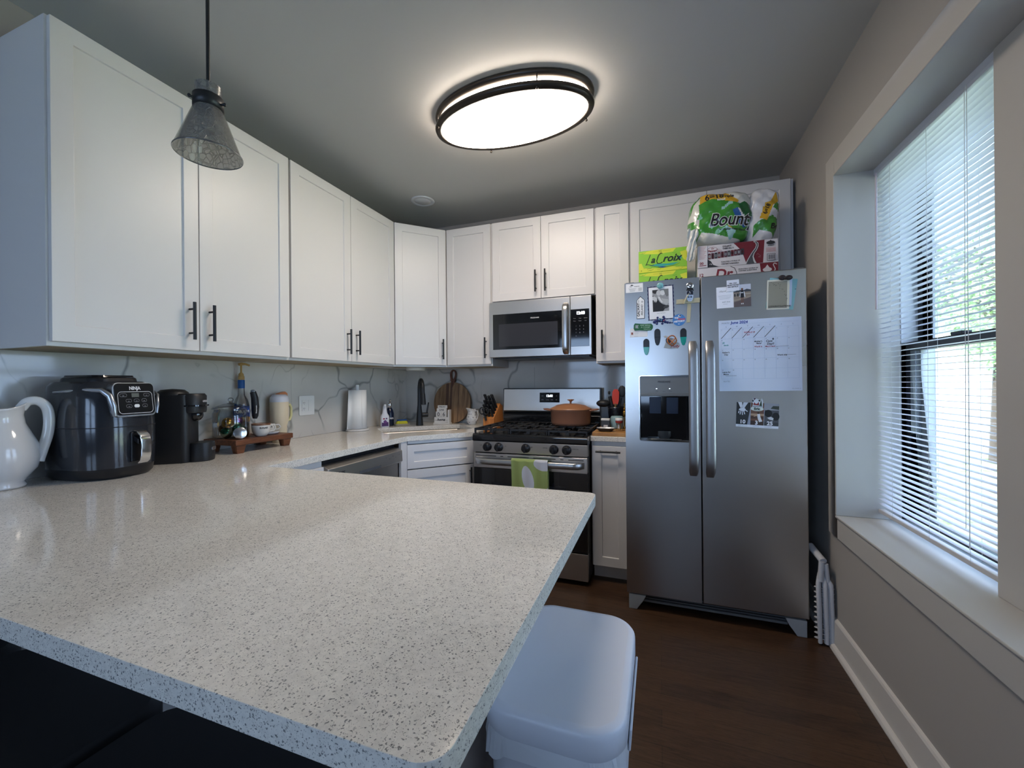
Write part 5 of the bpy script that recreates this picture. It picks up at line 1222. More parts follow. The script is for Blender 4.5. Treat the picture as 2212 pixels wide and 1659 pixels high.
# pack of paper towels
tp_ = thing('paper_towel_pack', 'plastic-wrapped pack of paper towels, green and yellow print, on the soda boxes', 'paper towels', (0, 0, 0))
ZB = FT + .2562
def uv(x, z): u = 40 + (x - .168) / .452 * 2010; return u, 1390 - .1 * u - 3820 * (z - 2.032)
def inside(P, u, v):
    c = False; j = len(P) - 1
    for i in range(len(P)):
        (xi, yi), (xj, yj) = P[i], P[j]
        if (yi > v) != (yj > v) and u < (xj - xi) * (v - yi) / (yj - yi) + xi: c = not c
        j = i
    return c
WRAP = mat('clear_film_over_rolls', (.62, .62, .57), .18, coat=.6); t = NT(WRAP); t.bump(t.noise(t.coord((1, 1, 2)), 45, 4, .7, .6).outputs[0], .5, .004)
def film(n_, c): m = mat(n_, c, .2, coat=.6); t = NT(m); t.bump(t.noise(t.coord((1, 1, 2)), 40, 3, .6, .6).outputs[0], .4, .004); return m
FG, FYE, FB, FT_, FW, FO = film('film_green', '#3f8a32'), film('film_yellow', '#cfa22a'), film('film_blue', '#2c5f9e'), film('film_teal', '#8fb9b8'), film('film_white', '#d5d5d8'), film('film_dark_green', '#1f5f34')
RG_ = [([(300, 500), (330, 250), (400, 190), (900, 190), (1000, 300), (1180, 440), (1140, 490), (950, 450), (600, 395), (480, 410)], 2),
       ([(1040, 640), (1150, 590), (1350, 960), (1280, 1010), (1110, 870)], 3), ([(1150, 590), (1200, 620), (1400, 900), (1350, 960)], 5),
       ([(800, 600), (980, 440), (1050, 480), (1030, 520), (960, 530), (840, 650)], 4), ([(860, 960), (1110, 1080), (1010, 1240), (960, 1240)], 4), ([(920, 960), (1060, 1050), (980, 1150)], 2),
       ([(1170, 520), (1300, 450), (1440, 520), (1480, 720), (1380, 900), (1250, 760)], 6),
       ([(240, 810), (290, 700), (280, 500), (480, 400), (650, 385), (950, 440), (1180, 500), (1480, 730), (1400, 1100), (1350, 1240), (950, 1200), (600, 1130), (350, 1120), (280, 1000), (290, 830)], 1),
       ([(30, 700), (60, 560), (330, 190), (370, 260), (170, 480), (100, 700)], 1), ([(30, 1450), (30, 860), (150, 850), (280, 1000), (340, 1110), (130, 1400)], 1)]
RR_ = [([(1640, 800), (1760, 470), (1880, 440), (2000, 230), (2060, 420), (1930, 520), (1800, 840)], 2),
       ([(1500, 1180), (1510, 950), (1600, 870), (1920, 730), (2060, 780), (2060, 1220), (1980, 1200), (1900, 1085), (1640, 1030)], 1), ([(1930, 570), (2010, 420), (2070, 480), (2060, 640)], 1)]
def lump(c, r, e, rot, rects, seed, nm, cw=0):
    g = G(); sg, rg = 260, 190; rnd = random.Random(seed); ph = [rnd.uniform(0, 6) for _ in range(8)]
    def se(w_, m): return math.copysign(abs(w_) ** m, w_)
    X = Matrix.Translation(c) @ Matrix.Rotation(rot, 4, 'Y'); P = []
    for j in range(rg + 1):
        a = -PI / 2 + PI * j / rg; row = []
        for i in range(sg):
            b = 2 * PI * i / sg
            x = r[0] * se(math.cos(a), e) * se(math.cos(b), e); y = r[1] * se(math.cos(a), e) * se(math.sin(b), e); z = r[2] * se(math.sin(a), e)
            p = X @ Vector((x, y, z)); n = Vector((x / r[0] ** 2, y / r[1] ** 2, z / r[2] ** 2)).normalized()
            d = .005 * math.sin(p.x * 38 + ph[0] + 2 * math.sin(p.z * 25 + ph[1])) * math.sin(p.z * 30 + ph[2]) + .003 * math.sin(p.x * 95 + ph[3]) * math.sin(p.z * 80 + ph[4] + p.y * 40)
            q = p + (X.to_3x3() @ n) * d; q.z = max(q.z, ZB + .0006) if q.x > .205 else q.z; row.append(q)
        P.append(row)
    for j in range(rg):
        for i in range(sg):
            q = [P[j][i], P[j][(i + 1) % sg], P[j + 1][(i + 1) % sg], P[j + 1][i]]; m_ = cw
            cx, cy, cz = [sum(p[k] for p in q) / 4 for k in range(3)]
            if cy < c[1] + .02:
                u, v = uv(cx, cz)
                for poly, mi in rects:
                    if inside(poly, u, v): m_ = mi; break
            g.add(q, [(0, 1, 2, 3)], True, m_)
    ob = g.build(nm, [WRAP, FG, FYE, FB, FT_, FW, FO], tp_)
    bm = bmesh.new(); bm.from_mesh(ob.data); bmesh.ops.remove_doubles(bm, verts=bm.verts, dist=1e-5); bmesh.ops.recalc_face_normals(bm, faces=bm.faces); bm.to_mesh(ob.data); bm.free()
    return ob
Lp = lump((.335, 2.655, ZB + .146), (.165, .105, .148), .62, R(3), RG_, 1, 'wrapped_rolls')
Rp = lump((.548, 2.665, ZB + .140), (.082, .085, .152), .62, R(7), RR_, 2, 'wrapped_roll', 5)
from mathutils.bvhtree import BVHTree
def wraptext(ob, body, size, x, z, m, rot=0, bold=0, nm='lettering', out=.0012, shear=0, sq=1):
    bvh = BVHTree.FromPolygons([v.co[:] for v in ob.data.vertices], [tuple(p.vertices) for p in ob.data.polygons])
    a = R(rot); g = G(); g.text(body, size, (x, 2.4, z), (math.cos(a), 0, math.sin(a)), (-math.sin(a), 0, math.cos(a)), 0, 0, 'LEFT', bold, sq, shear)
    bm = bmesh.new(); vs = [bm.verts.new(v) for v in g.v]
    for f in g.f:
        try: bm.faces.new([vs[i] for i in f])
        except ValueError: pass
    bmesh.ops.remove_doubles(bm, verts=bm.verts, dist=1e-6)
    for _ in range(3):
        es = [e for e in bm.edges if e.calc_length() > .006]
        if es: bmesh.ops.subdivide_edges(bm, edges=es, cuts=1)
        bmesh.ops.triangulate(bm, faces=bm.faces)
    bad = []
    for v in bm.verts:
        h = bvh.ray_cast(Vector((v.co.x, 2.4, v.co.z)), Vector((0, 1, 0)))
        if h[0] is None or h[0].y > 2.66: bad.append(v)
        else: v.co.y = h[0].y - out
    bmesh.ops.delete(bm, geom=bad, context='VERTS')
    me = bpy.data.meshes.new(nm); bm.to_mesh(me); bm.free(); me.materials.append(m)
    o = bpy.data.objects.new(nm, me); COL.objects.link(o); o.parent = ob
    return o
INK_ = mat('film_ink', (.015, .015, .017), .25, coat=.5); FWH = mat('film_ink_white', (.7, .72, .7), .25)
wraptext(Lp, 'Bounty', .098, .272, ZB + .092, FWH, -3, .0052, out=.0010, shear=.25, sq=.82)
wraptext(Lp, 'Bounty', .098, .272, ZB + .092, INK_, -3, .0018, out=.0020, shear=.25, sq=.82)
wraptext(Lp, 'The Quicker Picker Upper', .013, .315, ZB + .068, INK_, -7, .0003)
wraptext(Lp, '6=18', .046, .255, ZB + .243, INK_, 4, .0012)
wraptext(Lp, 'Triple', .026, .338, ZB + .250, INK_, -4, .0006)
wraptext(Lp, 'ROLLS', .014, .316, ZB + .232, FWH, 0, .0008)
wraptext(Rp, 'Bo', .040, .580, ZB + .052, INK_, 2, .0012, shear=.2)
wraptext(Rp, '6=18', .028, .560, ZB + .128, INK_, 68, .0008)
g = G(); rnd = random.Random(9); rows = []
for j in range(24):
    f = j / 23; row = []
    for i in range(12):
        q = i / 11; row.append((.163 + .062 * q * (1 - .45 * f) - .004 + .004 * math.sin(j * .8 + i), 2.594 - .02 * (1 - f) - .006 * math.sin(i * 1.3 + j * .35), ZB + .09 - f * .175 + .006 * math.sin(i * .9)))
    rows.append(row)
g.loft([[(x, y - .012, z) for x, y, z in r_] for r_ in rows], smooth=True, cap0=False, cap1=False, closed=False); g.build('hanging_film', WRAP, tp_, solid=.001)

# ================================================================ ON THE FRIDGE DOORS
DY = 2.3476
def paper(name, label, cat, x, z, W_, H, items, base='#ffffff', th=.0008, lift=0, rot=0, outline=None, rough=.5, group=None, bm=None):
    o = sheet(name, W_, H, items, None, base, th, rough, outline, (x, DY - lift, z), (0, R(-rot), 0), bm)
    tag(o, label, cat, group); return o
def card_group(name, label, cat, x, z, lift=0, rot=0, group=None):
    t_ = thing(name, label, cat, (x, DY - lift, z), 0, group); t_.rotation_euler = (0, R(-rot), 0); return t_
P_ = '#d9dade'
paper('business_card', 'white property business card in the top left corner of the freezer door', 'card', -.168, 1.742, .090, .048,
      [('p', [(.022, .036), (.032, .044), (.042, .036)], '#33363a'), ('t', 'PEAK', .020, .030, .0052, '#55585c', {'bold': .0002}), ('t', 'PROPERTIES', .044, .030, .0052, '#55585c', {'bold': .0002}), ('r', .012, .022, .045, .001, '#9a9ca0'), ('r', .018, .017, .034, .0014, '#77797d'), ('r', .020, .011, .030, .0014, '#77797d'), ('r', .022, .006, .026, .0014, '#77797d'), ('r', .066, .006, .018, .018, '#b9bbbf')], P_)
paper('souvenir_magnet', 'white road-sign magnet reading GALWAY IRELAND on the freezer door', 'magnet', -.112, 1.595, .042, .124,
      [('p', [(.0025, .0025), (.0395, .0025), (.0395, .1005), (.021, .119), (.0025, .1005)], '#dcdde0'), ('t', 'GALWAY', .0155, .012, .0175, '#202226', {'rot': 90, 'bold': .0006}), ('t', 'IRELAND', .033, .018, .0145, '#303236', {'rot': 90, 'shear': .2, 'bold': .0002}), ('t', 'MAM', .014, .086, .008, '#303236', {'rot': 90}), ('t', '13', .033, .086, .011, '#202226', {'rot': 90, 'bold': .0003})],
      '#17191f', .003, outline=[(0, 0), (.042, 0), (.042, .101), (.021, .1235), (0, .101)])
# framed couple photo
sc = []; n = 22
W_, H = .134, .184
for i in range(14): sc.append((W_ * i / 14, -.0 + (.0025 if i % 2 else 0)))
for i in range(18): sc.append((W_ - (.0025 if i % 2 else 0), H * i / 18))
for i in range(14): sc.append((W_ - W_ * i / 14, H - (.0025 if i % 2 else 0)))
for i in range(18): sc.append(((.0025 if i % 2 else 0), H - H * i / 18))
ph = [('r', .007, .006, .120, .172, '#d9dade'), ('r', .026, .046, .082, .118, '#8d8f92'),
      ('p', [(.026, .046), (.026, .135), (.038, .128), (.050, .118), (.062, .096), (.076, .084), (.098, .074), (.100, .064), (.086, .058), (.078, .046)], '#1d1e20'),
      ('p', [(.026, .164), (.026, .150), (.040, .142), (.052, .150), (.056, .164)], '#2a2b2d'), ('o', .058, .146, .012, .015, '#b5b6b8'), ('o', .078, .146, .012, .015, '#c4c5c7'),
      ('p', [(.082, .164), (.108, .164), (.108, .128), (.098, .122), (.090, .136), (.086, .152)], '#6a6b6d'), ('p', [(.026, .128), (.034, .130), (.048, .120), (.050, .106), (.042, .094), (.038, .106), (.034, .096), (.032, .108), (.026, .110)], '#bcbdbf'),
      ('p', [(.052, .128), (.062, .126), (.070, .108), (.078, .094), (.072, .090), (.060, .108)], '#c6c7c9'), ('p', [(.070, .118), (.084, .112), (.104, .108), (.108, .090), (.096, .078), (.078, .090)], '#a9aaac'), ('o', .094, .068, .015, .008, '#3a3b3d', 15),
      ('t', 'SAVE THE DATE', .067, .034, .0062, '#77797d', {'align': 'CENTER'})]
paper('framed_photo', 'black and white couple photo in a scalloped navy frame on the freezer door', 'photo', -.052, 1.581, W_, H, ph, '#23254a', .002, rot=1.5, outline=sc)
t_ = card_group('round_magnet', 'round pale teal glass magnet above the couple photo', 'magnet', .010, 1.766, .0045)
g = G(); g.X = Matrix.Rotation(R(90), 4, 'X'); g.lathe([(.0165, 0), (.0165, .003), (.012, .006), (.0005, .0072)], 24); g.build('dome', mat('teal_glass', '#6fa3a8', .15), t_)
t_ = card_group('lizard_magnet', 'dark blue beaded lizard magnet at the foot of the couple photo', 'magnet', .012, 1.577, .0035)
g = G(); g.X = Matrix.Rotation(R(90), 4, 'X')
for (x, y, r_) in [(-.032, -.004, .009), (-.018, .002, .010), (-.004, .004, .011), (.010, .002, .010), (.022, -.006, .008), (.034, -.010, .007), (.046, -.012, .0055), (.056, -.013, .004), (-.016, .018, .006), (.014, .020, .007), (.018, .012, .006), (-.020, -.014, .006), (.008, -.014, .0065)]: g.ell((x, y, .002), (r_, r_, .004), seg=12, rg=6)
g.build('body', mat('lizard_blue', '#1f2a5e', .35), t_)
g = G(); g.X = Matrix.Rotation(R(90), 4, 'X')
for i, (x, y) in enumerate([(-.008, .006), (-.002, .012), (.002, .002), (-.012, .010), (.004, .010)]): g.ell((x, y, .0055), .0028, seg=8, rg=5)
g.build('teal_spots', mat('spot_teal', '#79b8c4', .4), t_)
g = G(); g.X = Matrix.Rotation(R(90), 4, 'X'); g.ell((.014, -.001, .006), .003, seg=8, rg=5); g.ell((.020, .004, .0055), .0025, seg=8, rg=5); g.build('red_spots', mat('spot_red', '#a34555', .4), t_)
# clip with palm cross
t_ = card_group('magnet_clip', 'chrome and black magnetic clip holding the palm cross', 'clip', .157, 1.742, .0015)
g = G(); g.X = Matrix.Rotation(R(90), 4, 'X'); g.lathe([(.0005, .003), (.010, .003), (.015, .002), (.0175, 0)], 24, c=(0, .012, 0)); g.lathe([(.0005, .007), (.004, .006), (.005, .003)], 16, c=(0, .012, 0)); g.build('round_grip', CHROME, t_)
G().prism([(-.018, 0, -.014), (.018, 0, -.018), (.014, 0, -.002), (-.013, 0, .002)], (0, -.009, 0)).build('jaw', BLKPL, t_, bevel=.0015)
PALM = mat('dried_palm', '#ada58a', .7); t = NT(PALM); t.bump(t.noise(t.coord((60, 1, 6)), 6, 3).outputs[0], .5, .001)
t_ = card_group('palm_cross', 'dried palm leaf cross hanging from the clip on the freezer door', 'cross', .140, 1.560, .002, rot=-2)
G().prism([(.000, 0, 0), (.016, 0, .002), (.019, 0, .090), (.016, 0, .182), (.002, 0, .182), (-.006, 0, .120), (.001, 0, .085)], (0, -.004, 0)).build('upright_strip', PALM, t_)
G().prism([(-.054, -.004, .098), (.060, -.004, .104), (.060, -.004, .128), (-.054, -.004, .122)], (0, -.004, 0)).build('cross_strip', PALM, t_)
g = G(); g.tube([(-.018, -.009, .098), (-.005, -.011, .130), (.006, -.009, .150)], .0055, 8, flat=.5); g.build('knot', PALM, t_)
paper('skull_magnet', 'small skull magnet wearing a navy baseball cap on the palm cross', 'magnet', .138, 1.668, .036, .058,
      [('o', .018, .020, .015, .019, '#9fb2cf'), ('o', .012, .024, .0045, .005, '#3d4a5c'), ('o', .024, .024, .0045, .005, '#3d4a5c'), ('p', [(.0165, .016), (.0195, .016), (.018, .020)], '#3d4a5c'), ('l', [(.011, .009), (.025, .009)], .0016, '#5d6f88'), ('p', [(.002, .038), (.034, .034), (.034, .052), (.026, .058), (.010, .058), (.003, .052)], '#151a2b'), ('l', [(.016, .054), (.020, .042)], .0022, '#c9ccd4')],
      '#c3cddd', .002, .0125, outline=[(.001, .036), (.001, .052), (.009, .058), (.027, .058), (.035, .052), (.035, .034), (.033, .018), (.026, .002), (.010, .002), (.003, .018)])
paper('pin_button', 'round blue pin button reading WE MADE HISTORY on the freezer door', 'magnet', .070, 1.546, .066, .062,
      [('t', 'WE', .010, .038, .013, '#e2e2e6', {'rot': -3, 'bold': .0005}), ('t', 'MADE', .027, .031, .013, '#b5464f', {'rot': -3, 'bold': .0006}), ('t', 'HISTORY!', .007, .018, .0125, '#e2e2e6', {'rot': 3, 'bold': .0005}), ('o', .036, .052, .007, .006, '#cfd2d8'), ('o', .038, .053, .004, .004, '#22252c'), ('r', .028, .008, .008, .003, '#dcdfe6')],
      '#3f76b4', .003, outline=[(.033 + .032 * math.cos(2 * PI * k / 32), .031 + .031 * math.sin(2 * PI * k / 32)) for k in range(32)])
paper('bottle_opener', 'green metal bottle opener magnet with embossed lettering on the freezer door', 'bottle opener', -.129, 1.532, .100, .040,
      [('p', [(.009, .014), (.026, .012), (.022, .021), (.026, .030), (.009, .030)], '#8f979c'), ('t', 'KEEP BEING', .034, .026, .010, '#8fae96', {'bold': .0002}), ('t', 'A CHAMP', .038, .015, .011, '#8fae96', {'bold': .0002}), ('t', 'VERMONT', .052, .005, .008, '#8fae96', {'bold': .0002})],
      '#1d5a38', .003, .001, rot=-3, outline=[(.006, 0), (.030, .002), (.070, 0), (.092, .002), (.1, .014), (.1, .028), (.090, .038), (.060, .037), (.030, .038), (.006, .04), (0, .030), (0, .010)])
paper('business_card', 'white business card with a small crest under the green bottle opener', 'card', -.148, 1.496, .092, .048,
      [('r', .006, .013, .011, .014, '#9c6f66'), ('r', .0085, .017, .006, .007, '#6e3a35'), ('r', .022, .029, .028, .0012, '#b5999a'), ('r', .022, .024, .022, .001, '#a9abb0'), ('r', .022, .020, .024, .001, '#a9abb0'), ('r', .022, .016, .022, .001, '#a9abb0'), ('r', .022, .004, .022, .0012, '#9a9ca1')], P_)
CLB, CLT = BLKPL, mat('teal_translucent', '#1f8a80', .15)
def clip(x, z, H, label, teal=True):
    t_ = card_group('bag_clip', label, 'clip', x, z, .003, group='oval bag clips')
    a, b = H * .185, H * .5
    def half(z0, z1, w0, w1, cap_up): 
        pts = []
        for i in range(11):
            q = PI * i / 10; pts.append((w0 * math.cos(q), -.0, z0 + w0 * 1.15 * math.sin(q)) if cap_up else (w0 * math.cos(q), 0, z0 - w0 * 1.5 * math.sin(q)))
        return pts
    up_ = [(.0155, 0, b)] + [(.0155 * math.cos(PI * i / 12), 0, H - .018 + .018 * math.sin(PI * i / 12)) for i in range(13)] + [(-.0155, 0, b)]
    G().prism(up_, (0, -.010, 0)).build('grip', CLB, t_, bevel=.003)
    dn = [(-.0155, 0, b - .0005), (-.012, 0, .016)] + [(-.009 * math.cos(PI * i / 10), 0, .010 - .010 * math.sin(PI * i / 10)) for i in range(11)] + [(.012, 0, .016), (.0155, 0, b - .0005)]
    G().prism(dn, (0, -.009, 0)).build('jaw', CLT if teal else CLB, t_, bevel=.002)
clip(-.063, 1.396, .088, 'lowest black and teal oval bag clip on the freezer door')
clip(.123, 1.441, .090, 'black and teal oval bag clip beside the freezer handle')
clip(-.006, 1.446, .089, 'all-black oval bag clip on the freezer door', False)
paper('pretzel_magnet', 'orange pretzel-shaped souvenir magnet with grey and red backing', 'magnet', .024, 1.424, .092, .078,
      [('p', [(0, .010), (.030, .002), (.050, .004), (.046, .030), (.020, .034)], '#9aa1a5'), ('o', .025, .043, .012, .018, '#4a5766', 30), ('p', [(.004, .070), (.016, .073), (.016, .068), (.004, .065)], '#b5aea2'), ('p', [(.040, .002), (.074, .002), (.080, .016), (.074, .026), (.050, .026), (.036, .016)], '#c3c6ca'), ('t', 'Philly', .036, .008, .020, '#9c3b3b', {'bold': .0006, 'shear': .3})],
      '#a9aeb2', .001, rot=0, outline=[(.002, .008), (.030, .001), (.074, .001), (.082, .016), (.078, .030), (.060, .040), (.050, .056), (.030, .062), (.016, .074), (.003, .071), (.003, .064), (.014, .060), (.012, .040)])
t_ = card_group('pretzel_ornament', 'glazed orange pretzel figure on the souvenir magnet', 'magnet', .067, 1.470, .0035)
g = G(); pz = [(.026 * math.sin(q) * (1 + .15 * math.cos(2 * q)), -.002 - .003 * math.sin(2 * q), .022 * math.cos(q) + .004 * math.cos(3 * q)) for q in [2 * PI * i / 32 for i in range(33)]]
g.tube(pz, .0048, 8, flat=.6); g.tube([(-.018, -.003, .012), (-.004, -.005, -.004), (.010, -.004, -.019)], .0042, 8, flat=.6); g.tube([(.018, -.003, .012), (.004, -.005, -.004), (-.010, -.004, -.019)], .0042, 8, flat=.6)
g.build('pretzel', mat('pretzel_glaze', '#a9622f', .35), t_)

# ---- right door
paper('thank_you_card', 'white thank-you card half of the pair under the square magnet, fridge door', 'card', .284, 1.624, .078, .108,
      [('t', 'thank you', .012, .082, .014, '#6a6c72', {'shear': .5}), ('r', .008, .064, .060, .001, '#8b8d92'), ('r', .009, .058, .058, .001, '#8b8d92'), ('r', .011, .052, .054, .001, '#8b8d92'), ('r', .014, .046, .046, .001, '#8b8d92'), ('t', 'with love', .024, .028, .010, '#6a6c72', {'shear': .4}), ('r', .030, .020, .020, .001, '#8b8d92')], '#dfe0ea', rot=1)
paper('photo_print', 'colour photo of a runner in black on a bridge, beside the thank-you card', 'photo', .362, 1.626, .078, .112,
      [('r', 0, .080, .078, .032, '#b9bccb'), ('p', [(0, .076), (.020, .086), (.045, .082), (.060, .088), (.078, .083), (.078, .070), (0, .070)], '#41444a'), ('r', 0, .030, .078, .044, '#85786c'), ('r', 0, .062, .078, .003, '#aaa398'), ('p', [(0, .024), (.078, .046), (.078, 0), (0, 0)], '#5c5152'), ('p', [(0, .030), (.078, .048), (.078, .052), (0, .036)], '#96897c'),
       ('o', .006, .060, .004, .008, '#2b2d33'), ('o', .018, .061, .004, .008, '#2b2d33'), ('o', .026, .062, .003, .008, '#2b2d33'), ('p', [(.032, .045), (.046, .045), (.047, .078), (.043, .084), (.036, .084), (.031, .076)], '#15171f'), ('l', [(.031, .076), (.028, .050)], .003, '#cfd0d8'), ('l', [(.047, .076), (.051, .048)], .004, '#cfd0d8'), ('l', [(.036, .046), (.035, .018)], .004, '#6b4a3d'), ('l', [(.042, .046), (.042, .018)], .004, '#6b4a3d'), ('o', .039, .088, .005, .006, '#6b4a3d'), ('r', .033, .012, .004, .006, '#d8d8dc'), ('r', .040, .012, .004, .006, '#d8d8dc'), ('r', .034, .068, .009, .005, '#c5c7cf')], '#77706b', lift=.0003, rot=1)
paper('square_magnet', 'small white square magnet with tiny black text, holding card and photo', 'magnet', .331, 1.708, .056, .056,
      [('t', 'YES, I DO', .028, .036, .0085, '#303238', {'align': 'CENTER', 'bold': .0004}), ('t', 'MARATHONS', .028, .027, .0085, '#303238', {'align': 'CENTER', 'bold': .0004}), ('t', 'ON NETFLIX', .028, .018, .0085, '#303238', {'align': 'CENTER', 'bold': .0004})], '#d5d6e2', .002, .0016, 1.5)
paper('envelope', 'pale teal envelope behind the congratulations card, top right of the fridge', 'envelope', .502, 1.612, .118, .150,
      [('l', [(.112, .100), (.118, .101)], .002, '#23252b'), ('r', .052, .002, .003, .012, '#3a3f46')], '#7fb0b8', .0006, 0, -8)
paper('greeting_card', 'white card showing between teal envelope and congratulations card', 'card', .530, 1.616, .082, .134, [('l', [(.070, .040), (.070, .100)], .0008, '#a3b4cc')], '#b9c6dc', .0006, .0008, -2)
dots = []; rnd = random.Random(2)
for i in range(20):
    f = i / 19; x = .012 + .070 * min(1, f * 1.3) + rnd.uniform(-.006, .006); z = .128 - .008 * math.sin(f * 4) - max(0, f - .45) * .17 + rnd.uniform(-.006, .006)
    dots += [('p', [(x - .0018, z), (x, z + .0018), (x + .0018, z), (x, z - .0016)], '#3f3a34')]
paper('greeting_card', 'cream-bordered tan congratulations card with scattered dots, top right of the fridge', 'card', .506, 1.603, .096, .146,
      [('r', .006, .006, .080, .132, '#8f8a7c')] + dots + [('t', 'CONGRATULATIONS!', .008, .012, .0095, '#3a362f', {'bold': .0002})], '#d5d0c0', .001, .0016, -1.5)
t_ = card_group('bow_clip', 'dark brown bow clip holding the congratulations card', 'clip', .586, 1.752, .003)
g = G(); g.ell((-.014, -.008, .002), (.016, .008, .013)); g.ell((.014, -.008, .0), (.016, .008, .012)); g.ell((0, -.012, -.002), (.008, .008, .008)); g.build('bow', mat('dark_brown_ribbon', '#231a1c', .6), t_)
# whiteboard calendar
cal = []; W_, H = .362, .361; x0, x1 = .010, .350; zt = .318; zb = .062; cw_ = (x1 - x0) / 7; rh = (zt - zb) / 5
GL = '#9fb0cf'; BI = '#2b2f3a'
for i in range(8): cal.append(('r', x0 + i * cw_ - .0004, zb, .0008, zt - zb, GL))
for j in range(6): cal.append(('r', x0, zb + j * rh - .0004, x1 - x0, .0008, GL))
cal += [('r', x0, .340, x1 - x0, .0006, GL), ('t', 'MONTH', .014, .344, .0095, '#77839a'), ('t', 'June 2024', .056, .342, .019, '#3a4a9a', {'bold': .0004, 'shear': .1})]
for i, c_ in enumerate('SMTWTFS'): cal.append(('t', c_, x0 + cw_ * (i + .5), .324, .010, '#7d8aa6', {'align': 'CENTER'}))
for i in range(5):
    a = x0 + i * cw_; cal.append(('l', [(a + .001, zt - rh + .002), (a + cw_ - .002, zt + .004)], .0022, '#17161c'))
k = 1
for j in range(5):
    for i in range(7):
        if j == 0 and i == 6: pass
        if k <= 30: cal.append(('t', str(k), x0 + i * cw_ + .0025, zt - j * rh - .009, .0065, BI)); k += 1
def note(s_, i, j, dz_, c_, sz=.0105, dx=.006): cal.append(('t', s_, x0 + i * cw_ + dx, zt - j * rh - dz_, sz, c_, {'bold': .0003, 'shear': .15}))
note('WORLD IS', 2, 0, .026, '#a04a5c'); note('JO', 2, 0, .038, '#a04a5c', dx=.02)
note('Jill', 0, 1, .024, '#4f9aa0'); note('lands', 0, 1, .036, '#4f9aa0', dx=.012)
note('Mother\'s', 3, 1, .022, BI, .0095, .003); note('Party!', 3, 1, .032, BI, .0095, .012); note('World is', 3, 1, .048, '#a04a5c', .0095, .003)
note('Case', 4, 1, .024, BI, .014, .005); note('Day!!', 4, 1, .038, BI, .014, .010); note('Mary\'s back', 4, 1, .049, '#a04a5c', .009, .002); cal.append(('o', x0 + 4.75 * cw_, zt - rh - .010, .0036, .0050, '#3a3f50'))
note('Father\'s', 0, 2, .022, BI, .0105, .004); note('Day', 0, 2, .033, BI, .0105, .014)
note('Work trip', 5, 2, .042, BI, .010, .004); cal.append(('l', [(x0 + 5.85 * cw_, zt - 2 * rh - .039), (x0 + 6.7 * cw_, zt - 2 * rh - .038)], .001, BI)); cal.append(('l', [(x0 + 5 * cw_, zt - 2 * rh + .003), (x0 + 6.1 * cw_, zt - 2 * rh + .005)], .001, BI))
note('Leave for', 0, 4, .020, BI, .010, .003); note('Maine', 0, 4, .031, BI, .010, .008); cal.append(('l', [(x0 + .4 * cw_, zt - 4 * rh - .036), (x0 + 1.4 * cw_, zt - 4 * rh - .035)], .0012, BI))
cal += [('t', 'NOTES', .018, .046, .0095, '#77839a'), ('t', 'the calendar co', .318, .010, .006, '#77839a')]
WBM = mat('glossy_whiteboard', '#c9d2e6', .16, coat=.3)
paper('magnetic_calendar', 'large magnetic dry-erase calendar for June 2024 on the fridge door', 'calendar', .293, 1.199, W_, H, cal, '#c9d2e6', .0012, rot=.3, bm=WBM)
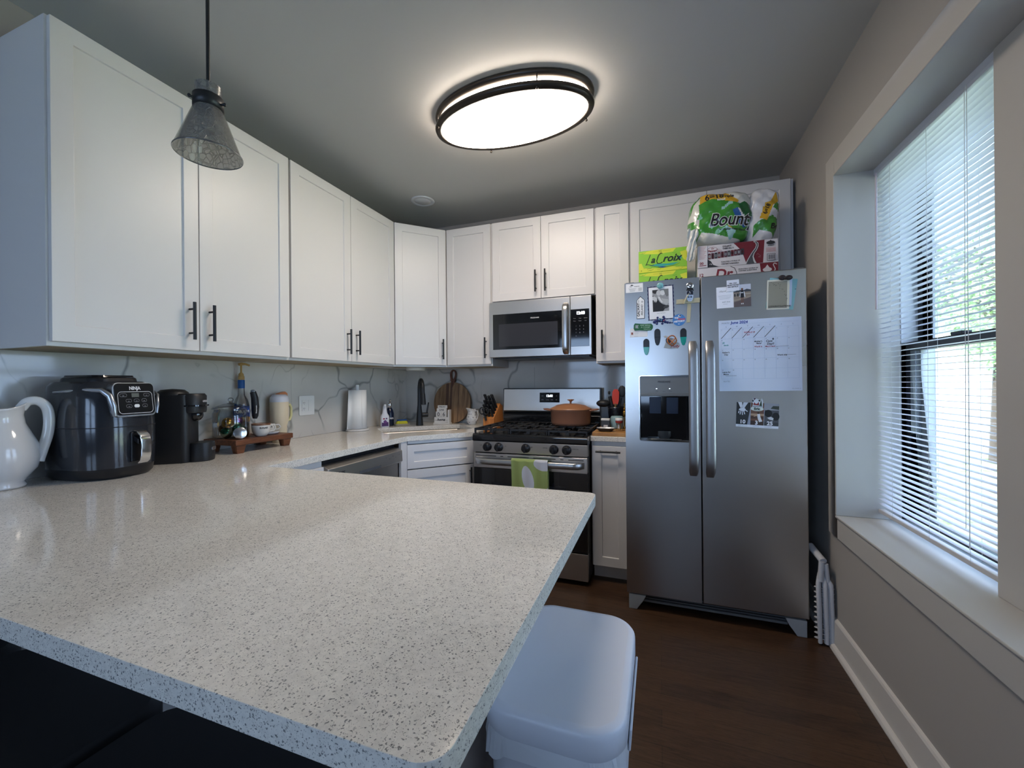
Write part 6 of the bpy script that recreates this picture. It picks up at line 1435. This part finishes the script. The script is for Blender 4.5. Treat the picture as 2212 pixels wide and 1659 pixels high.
# save the date
st_ = [('r', 0, .012, .062, .112, '#26282c'), ('p', [(.006, .124), (.024, .124), (.026, .104), (.020, .092), (.014, .104)], '#cfd2dc'), ('p', [(.030, .124), (.052, .124), (.040, .104), (.034, .090), (.024, .094)], '#b9bfcf'),
       ('p', [(.014, .092), (.030, .098), (.040, .092), (.042, .084), (.034, .078), (.018, .080), (.010, .086)], '#c6cbd8')]
for q in ((.012, .080, .010, .068), (.019, .078, .017, .062), (.026, .078, .028, .060), (.033, .080, .038, .064), (.040, .086, .050, .078)): st_.append(('l', [(q[0], q[1]), (q[2], q[3])], .004, '#c6cbd8'))
st_ += [('p', [(.050, .012), (.062, .012), (.062, .10)], '#8d93a5'), ('r', .064, .012, .058, .112, '#6b4a3c'), ('r', .064, .085, .058, .018, '#8a4a40'), ('r', .064, .060, .058, .010, '#a98d75'), ('r', .064, .044, .058, .012, '#4a3228'), ('r', .064, .012, .058, .022, '#3b2b26'),
        ('p', [(.092, .066), (.104, .070), (.108, .052), (.116, .032), (.102, .028), (.096, .046)], '#cfd0d8'), ('l', [(.078, .056), (.096, .062)], .003, '#b59a84'), ('o', .098, .074, .004, .005, '#3a2a22'),
        ('r', .124, .012, .062, .112, '#4d4f54'), ('r', .124, .090, .062, .034, '#8d909a'), ('p', [(.150, .098), (.186, .094), (.186, .112), (.160, .112)], '#3a4038'), ('o', .141, .074, .017, .018, '#17181b'), ('o', .173, .060, .016, .020, '#1b1c1f'), ('p', [(.136, .052), (.152, .058), (.164, .052), (.162, .040), (.146, .044)], '#c3c5cd'), ('r', .124, .012, .062, .018, '#3a3c40'),
        ('t', '10', .016, .018, .026, '#e6e6ee', {'bold': .0008}), ('t', '3', .084, .016, .026, '#e6e6ee', {'bold': .0008}), ('t', '25', .136, .016, .026, '#e6e6ee', {'bold': .0008}), ('r', .0618, .012, .002, .112, '#9aa0ae'), ('r', .122, .012, .002, .112, '#9aa0ae'),
        ('r', 0, 0, .186, .0125, '#d3d6e2'), ('t', 'SAVE THE DATE', .010, .004, .0058, '#8b90a0'), ('t', 'WEDDING', .075, .004, .0058, '#8b90a0'), ('t', 'NEW JERSEY', .125, .004, .0058, '#8b90a0')]
paper('save_the_date_card', 'photo save-the-date card with large 10 3 25 on the fridge door', 'card', .366, 1.020, .186, .124, st_, '#d3d6e2', .001, 0, -2.5)
paper('name_tag', 'oval name tag magnet reading Eric on the save-the-date card', 'magnet', .430, 1.100, .060, .024,
      [('o', .030, .012, .028, .0105, '#c5cbc8'), ('t', 'Eric', .030, .0065, .017, '#2b3a34', {'align': 'CENTER', 'bold': .001})], '#8f9a95', .002, .0022, -3, outline=[(.030 + .030 * math.cos(2 * PI * k / 28), .012 + .012 * math.sin(2 * PI * k / 28)) for k in range(28)])
paper('holiday_magnet', 'red, white and green holiday magnet above the Eric name tag', 'magnet', .436, 1.118, .052, .048,
      [('p', [(.008, .012), (.034, .010), (.032, .026), (.022, .030), (.012, .026)], '#7a2228'), ('o', .021, .028, .008, .010, '#c9ced6'), ('o', .006, .032, .004, .004, '#20232a'), ('o', .034, .034, .004, .004, '#20232a'), ('p', [(.034, .008), (.046, .008), (.042, .038)], '#2d3f2c'), ('p', [(.012, .036), (.020, .046), (.008, .046)], '#4a2c40'), ('r', .004, .002, .044, .006, '#8b97a0')],
      '#c5cad2', .002, .0025, -2, outline=[(.002, 0), (.050, 0), (.050, .036), (.044, .047), (.040, .036), (.028, .042), (.014, .048), (.004, .046), (.008, .036), (.001, .030), (.008, .018)])
